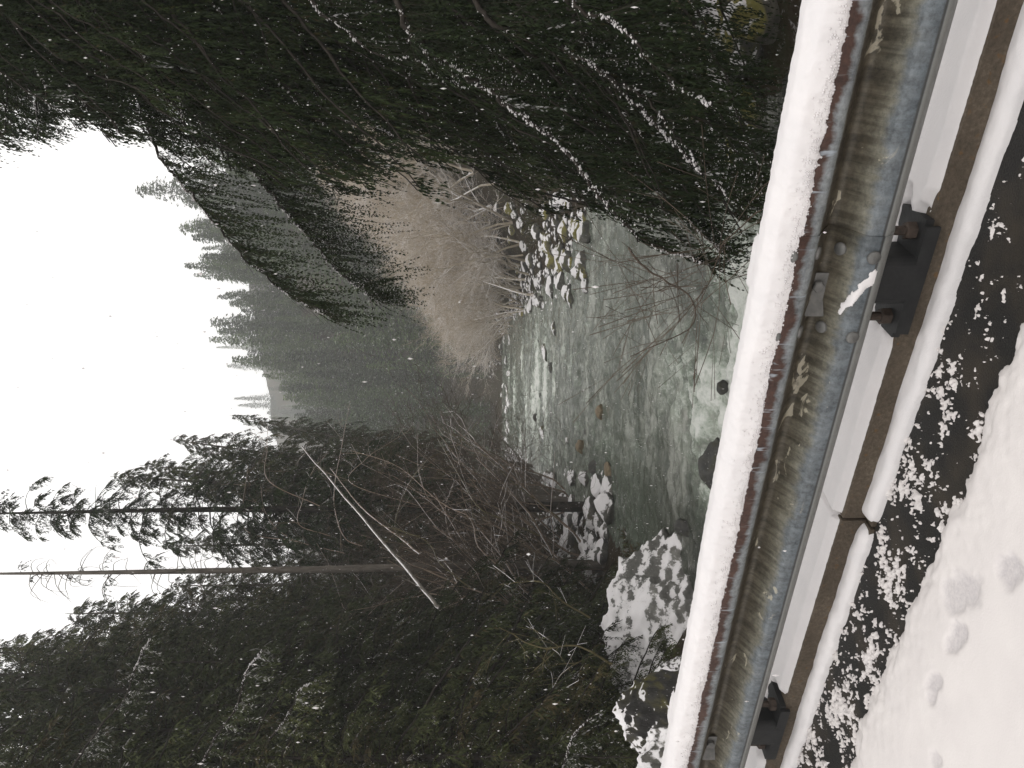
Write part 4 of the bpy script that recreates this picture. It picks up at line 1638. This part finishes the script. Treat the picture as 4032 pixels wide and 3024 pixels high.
stem('fallen_log', [(160, 440, 27.7), (173, 428, 28), (225, 384, 30), (285, 333, 32.5), (322, 302, 34)], .082, M_LOG, 'long white snow covered log leaning steeply through the bare trees', 'log', 4)
stem('fallen_log', [(214, 420, 34), (232, 398, 35), (262, 360, 36.5), (300, 330, 38)], .045, M_TWIG, 'shorter snowy log lying parallel above the long white log', 'log', 2)
for pts, r, lab in [
        ([(232, 540, 36), (247, 505, 36), (262, 478, 36), (288, 462, 36.5), (330, 437, 37)], .07, 'mossy yellowish stem forking up from the snowy gravel bar'),
        ([(196, 505, 34), (222, 478, 34), (250, 470, 34), (266, 440, 34.5), (300, 400, 35), (318, 350, 36)], .07, 'tall arching grey stem over the bare maple shrubs'),
        ([(250, 560, 40), (280, 520, 40), (318, 478, 40), (340, 440, 41)], .06, 'thin bent stem leaning out over the shallows by the gravel bar'),
        ([(228, 500, 38), (258, 440, 38), (290, 420, 38), (335, 418, 39)], .06, 'crooked pale stem reaching towards the misty hillside'),
        ([(180, 470, 31), (205, 440, 31), (228, 425, 31), (246, 372, 32)], .05, 'slender curved stem beside the long white log'),
        ([(262, 552, 44), (268, 516, 44), (288, 500, 44), (322, 470, 44)], .05, 'low grey stem bent over the stones of the gravel bar'),
        ([(150, 590, 23), (168, 560, 23), (186, 540, 23), (184, 500, 23.5)], .05, 'small mossy trunk beside the largest boulder'),
        ([(104, 612, 19), (122, 575, 19), (120, 540, 19), (140, 500, 19)], .045, 'thin mossy stem rising between the largest boulder and the picture edge'),
        ([(112, 596, 20.5), (104, 575, 20), (86, 556, 20), (56, 548, 20)], .035, 'drooping moss covered branch in the dark forest behind the largest boulder'),
        ([(222, 362, 42), (229, 346, 42), (250, 337, 42), (276, 334, 42), (318, 341, 42.5), (367, 350, 43)], .075, 'pale bent stem reaching furthest towards the misty hillside'),
        ([(262, 420, 41), (285, 351, 41), (308, 365, 41.5), (322, 384, 42), (339, 412, 42)], .05, 'pale stem bowed over in a hoop beside the long white log'),
        ([(232, 420, 40), (238, 395, 40), (280, 407, 40.5), (309, 428, 41), (320, 454, 41), (346, 477, 41)], .075, 'yellowish crooked stem drooping towards the far bend of the river'),
        ([(215, 345, 44), (229, 292, 44), (252, 267, 44), (285, 260, 44)], .065, 'grey stem curving up in front of the ragged firs'),
        ([(226, 300, 45), (236, 248, 45), (262, 243, 45), (304, 248, 45.5)], .06, 'grey stem bent across the sky gap between the tall trunks and the ragged firs'),
        ([(262, 320, 43), (287, 269, 43), (318, 267, 43.5), (343, 268, 44)], .055, 'thin grey stem pointing at the pale distant ridge'),
        ([(232, 330, 43), (243, 299, 43), (266, 302, 43), (294, 311, 43.5), (315, 327, 44)], .055, 'thin grey stem arched just above the long white log'),
        ([(214, 470, 37), (232, 450, 37), (262, 446, 37.5), (290, 455, 38), (330, 462, 38)], .05, 'low pale stem spreading out below the crooked yellowish one')]:
    stem('bare_sapling', pts, r * (.45 if 'grey' in lab or 'pale' in lab else .6), M_TWIG if 'grey' in lab or 'pale' in lab else M_MOSSBARK, lab, 'sapling', 12)
# broken white snag and twig among the fir boughs; twig hanging over the water on the right
stem('dead_branch', [(640, 205, 17), (655, 195, 16.8), (675, 178, 16.6), (690, 205, 16.5), (700, 185, 16.5), (715, 230, 16.4)], .03, M_LOG, 'forked pale dead branch caught among the upper fir boughs', 'branch', 2)
stem('dead_branch', [(520, 628, 12.5), (497, 650, 12.3), (485, 668, 12.2), (470, 690, 12.1), (440, 690, 12), (410, 620 + 10, 11.9)], .02, M_TWIGD, 'thin snowy twig arching out over the water', 'branch', 8)
stem('bare_shrub', [(560, 760, 8.5), (520, 722, 8.6), (480, 705, 8.8), (438, 672, 9)], .009, M_TWIGD, 'leafless brown shrub with fine twigs behind the guardrail', 'shrub', 46)

# ------------------------------------------------------------------ undergrowth
m = MB()
n_ = 90000
uy = R.uniform(9, 75, n_) ** 1.0
side = R.uniform(0, 1, n_) < .55
le_, re_ = np.interp(uy, YT, LE), np.interp(uy, YT, RE)
ee = .3 + R.exponential(4.5, n_)
ux = np.where(side, le_ - ee, re_ + ee + .6)
uz = ground(ux, uy)
ok = (np.abs(ux / uy) < .75) & (np.hypot(ux, uy) > 6) & ~(side & (uy > 36) & (uy < 80) & (ee < 4.5)) & ~(~side & (uy > 38) & (uy < 110) & (ee < 5))
ok &= (np.hypot(ux + 8.2, uy - 24.4) > 4.2) & (np.hypot(ux + 6.8, uy - 15) > 1.8) & (np.hypot(ux + 6.4, uy - 12.6) > 1.5) & ~(~side & (uy < 22) & (ee < 5))
cl = fbm(ux * .5, uy * .5, oct=3, seed=33)
ok &= cl > -.25
ux, uy, uz, cl = ux[ok], uy[ok], uz[ok], cl[ok]
k = len(ux)
D_ = unit(np.stack([R.normal(0, .8, k), R.normal(0, .8, k), R.uniform(.1, 1.2, k)], 1))
P_ = np.stack([ux, uy, uz + R.uniform(-.05, .6, k) * np.clip(cl + .4, 0, 1)], 1)
L_ = R.uniform(.12, .5, k) * np.clip(uy / 42, .3, 1)
V, Q = diamonds(P_, D_, L_, L_ * R.uniform(.05, .16, k), 1.0)
m.add(V, Q, 0, np.clip(R.uniform(-.15, .9, k) + .4 * cl, 0, 1), (R.uniform(0, 1, k) < .05) * .7)
M_UND = mat_foliage('undergrowth', (.035, .03, .014), (.06, .075, .028), (.085, .05, .03))
tag(link('undergrowth', m.mesh('undergrowth', [M_UND])), 'brown and green undergrowth on the river banks', kind='stuff')

# ------------------------------------------------------------------ falling snow
n_ = 15000
P_ = np.stack([R.uniform(-6, 6, n_), R.uniform(1.2, 13, n_), R.uniform(-4, 4.2, n_)], 1)
ok = np.abs(P_[:, 0] / P_[:, 1]) < .7
dist = P_[:, 0] * ND[0] + P_[:, 1] * ND[1]
ok &= (P_[:, 2] > .15) | (dist > 2.5)
P_ = P_[ok]
k = len(P_)
s = R.uniform(.0014, .0034, k) * np.where(R.uniform(0, 1, k) < .06, 1.6, 1)
V, Q = lumps(P_, np.stack([s * .8, s * .8, s * R.uniform(1.2, 3.2, k)], 1))
m = MB()
m.add(V, Q, 0)
tag(link('falling_snow', m.mesh('falling_snow', [M_SNOWT])), 'snowflakes drifting down in front of the trees', kind='stuff')

# ------------------------------------------------------------------ haze
V, q = box((0, 345, 103), 660, 830, 228)
m = MB()
m.add(V, q)
hm = bpy.data.materials.new('haze')
hm.use_nodes = True
ht = hm.node_tree
ht.nodes.remove(ht.nodes['Principled BSDF'])
pv = ht.nodes.new('ShaderNodeVolumePrincipled')
pv.inputs['Color'].default_value = (.93, .94, .93, 1)
pv.inputs['Density'].default_value = HAZE_DENSITY
pv.inputs['Anisotropy'].default_value = 0.0
ht.links.new(pv.outputs[0], ht.nodes['Material Output'].inputs['Volume'])
if HAZE_DENSITY > 0:
    tag(link('haze', m.mesh('haze', [hm])), 'thin snowy mist filling the valley', kind='stuff')

tris = 0
for o in bpy.data.meshes:
    tris += sum(1 for _ in ()) + len(o.loops) - 2 * len(o.polygons)
print('TRIS', tris, 'OBJECTS', len(bpy.data.objects))
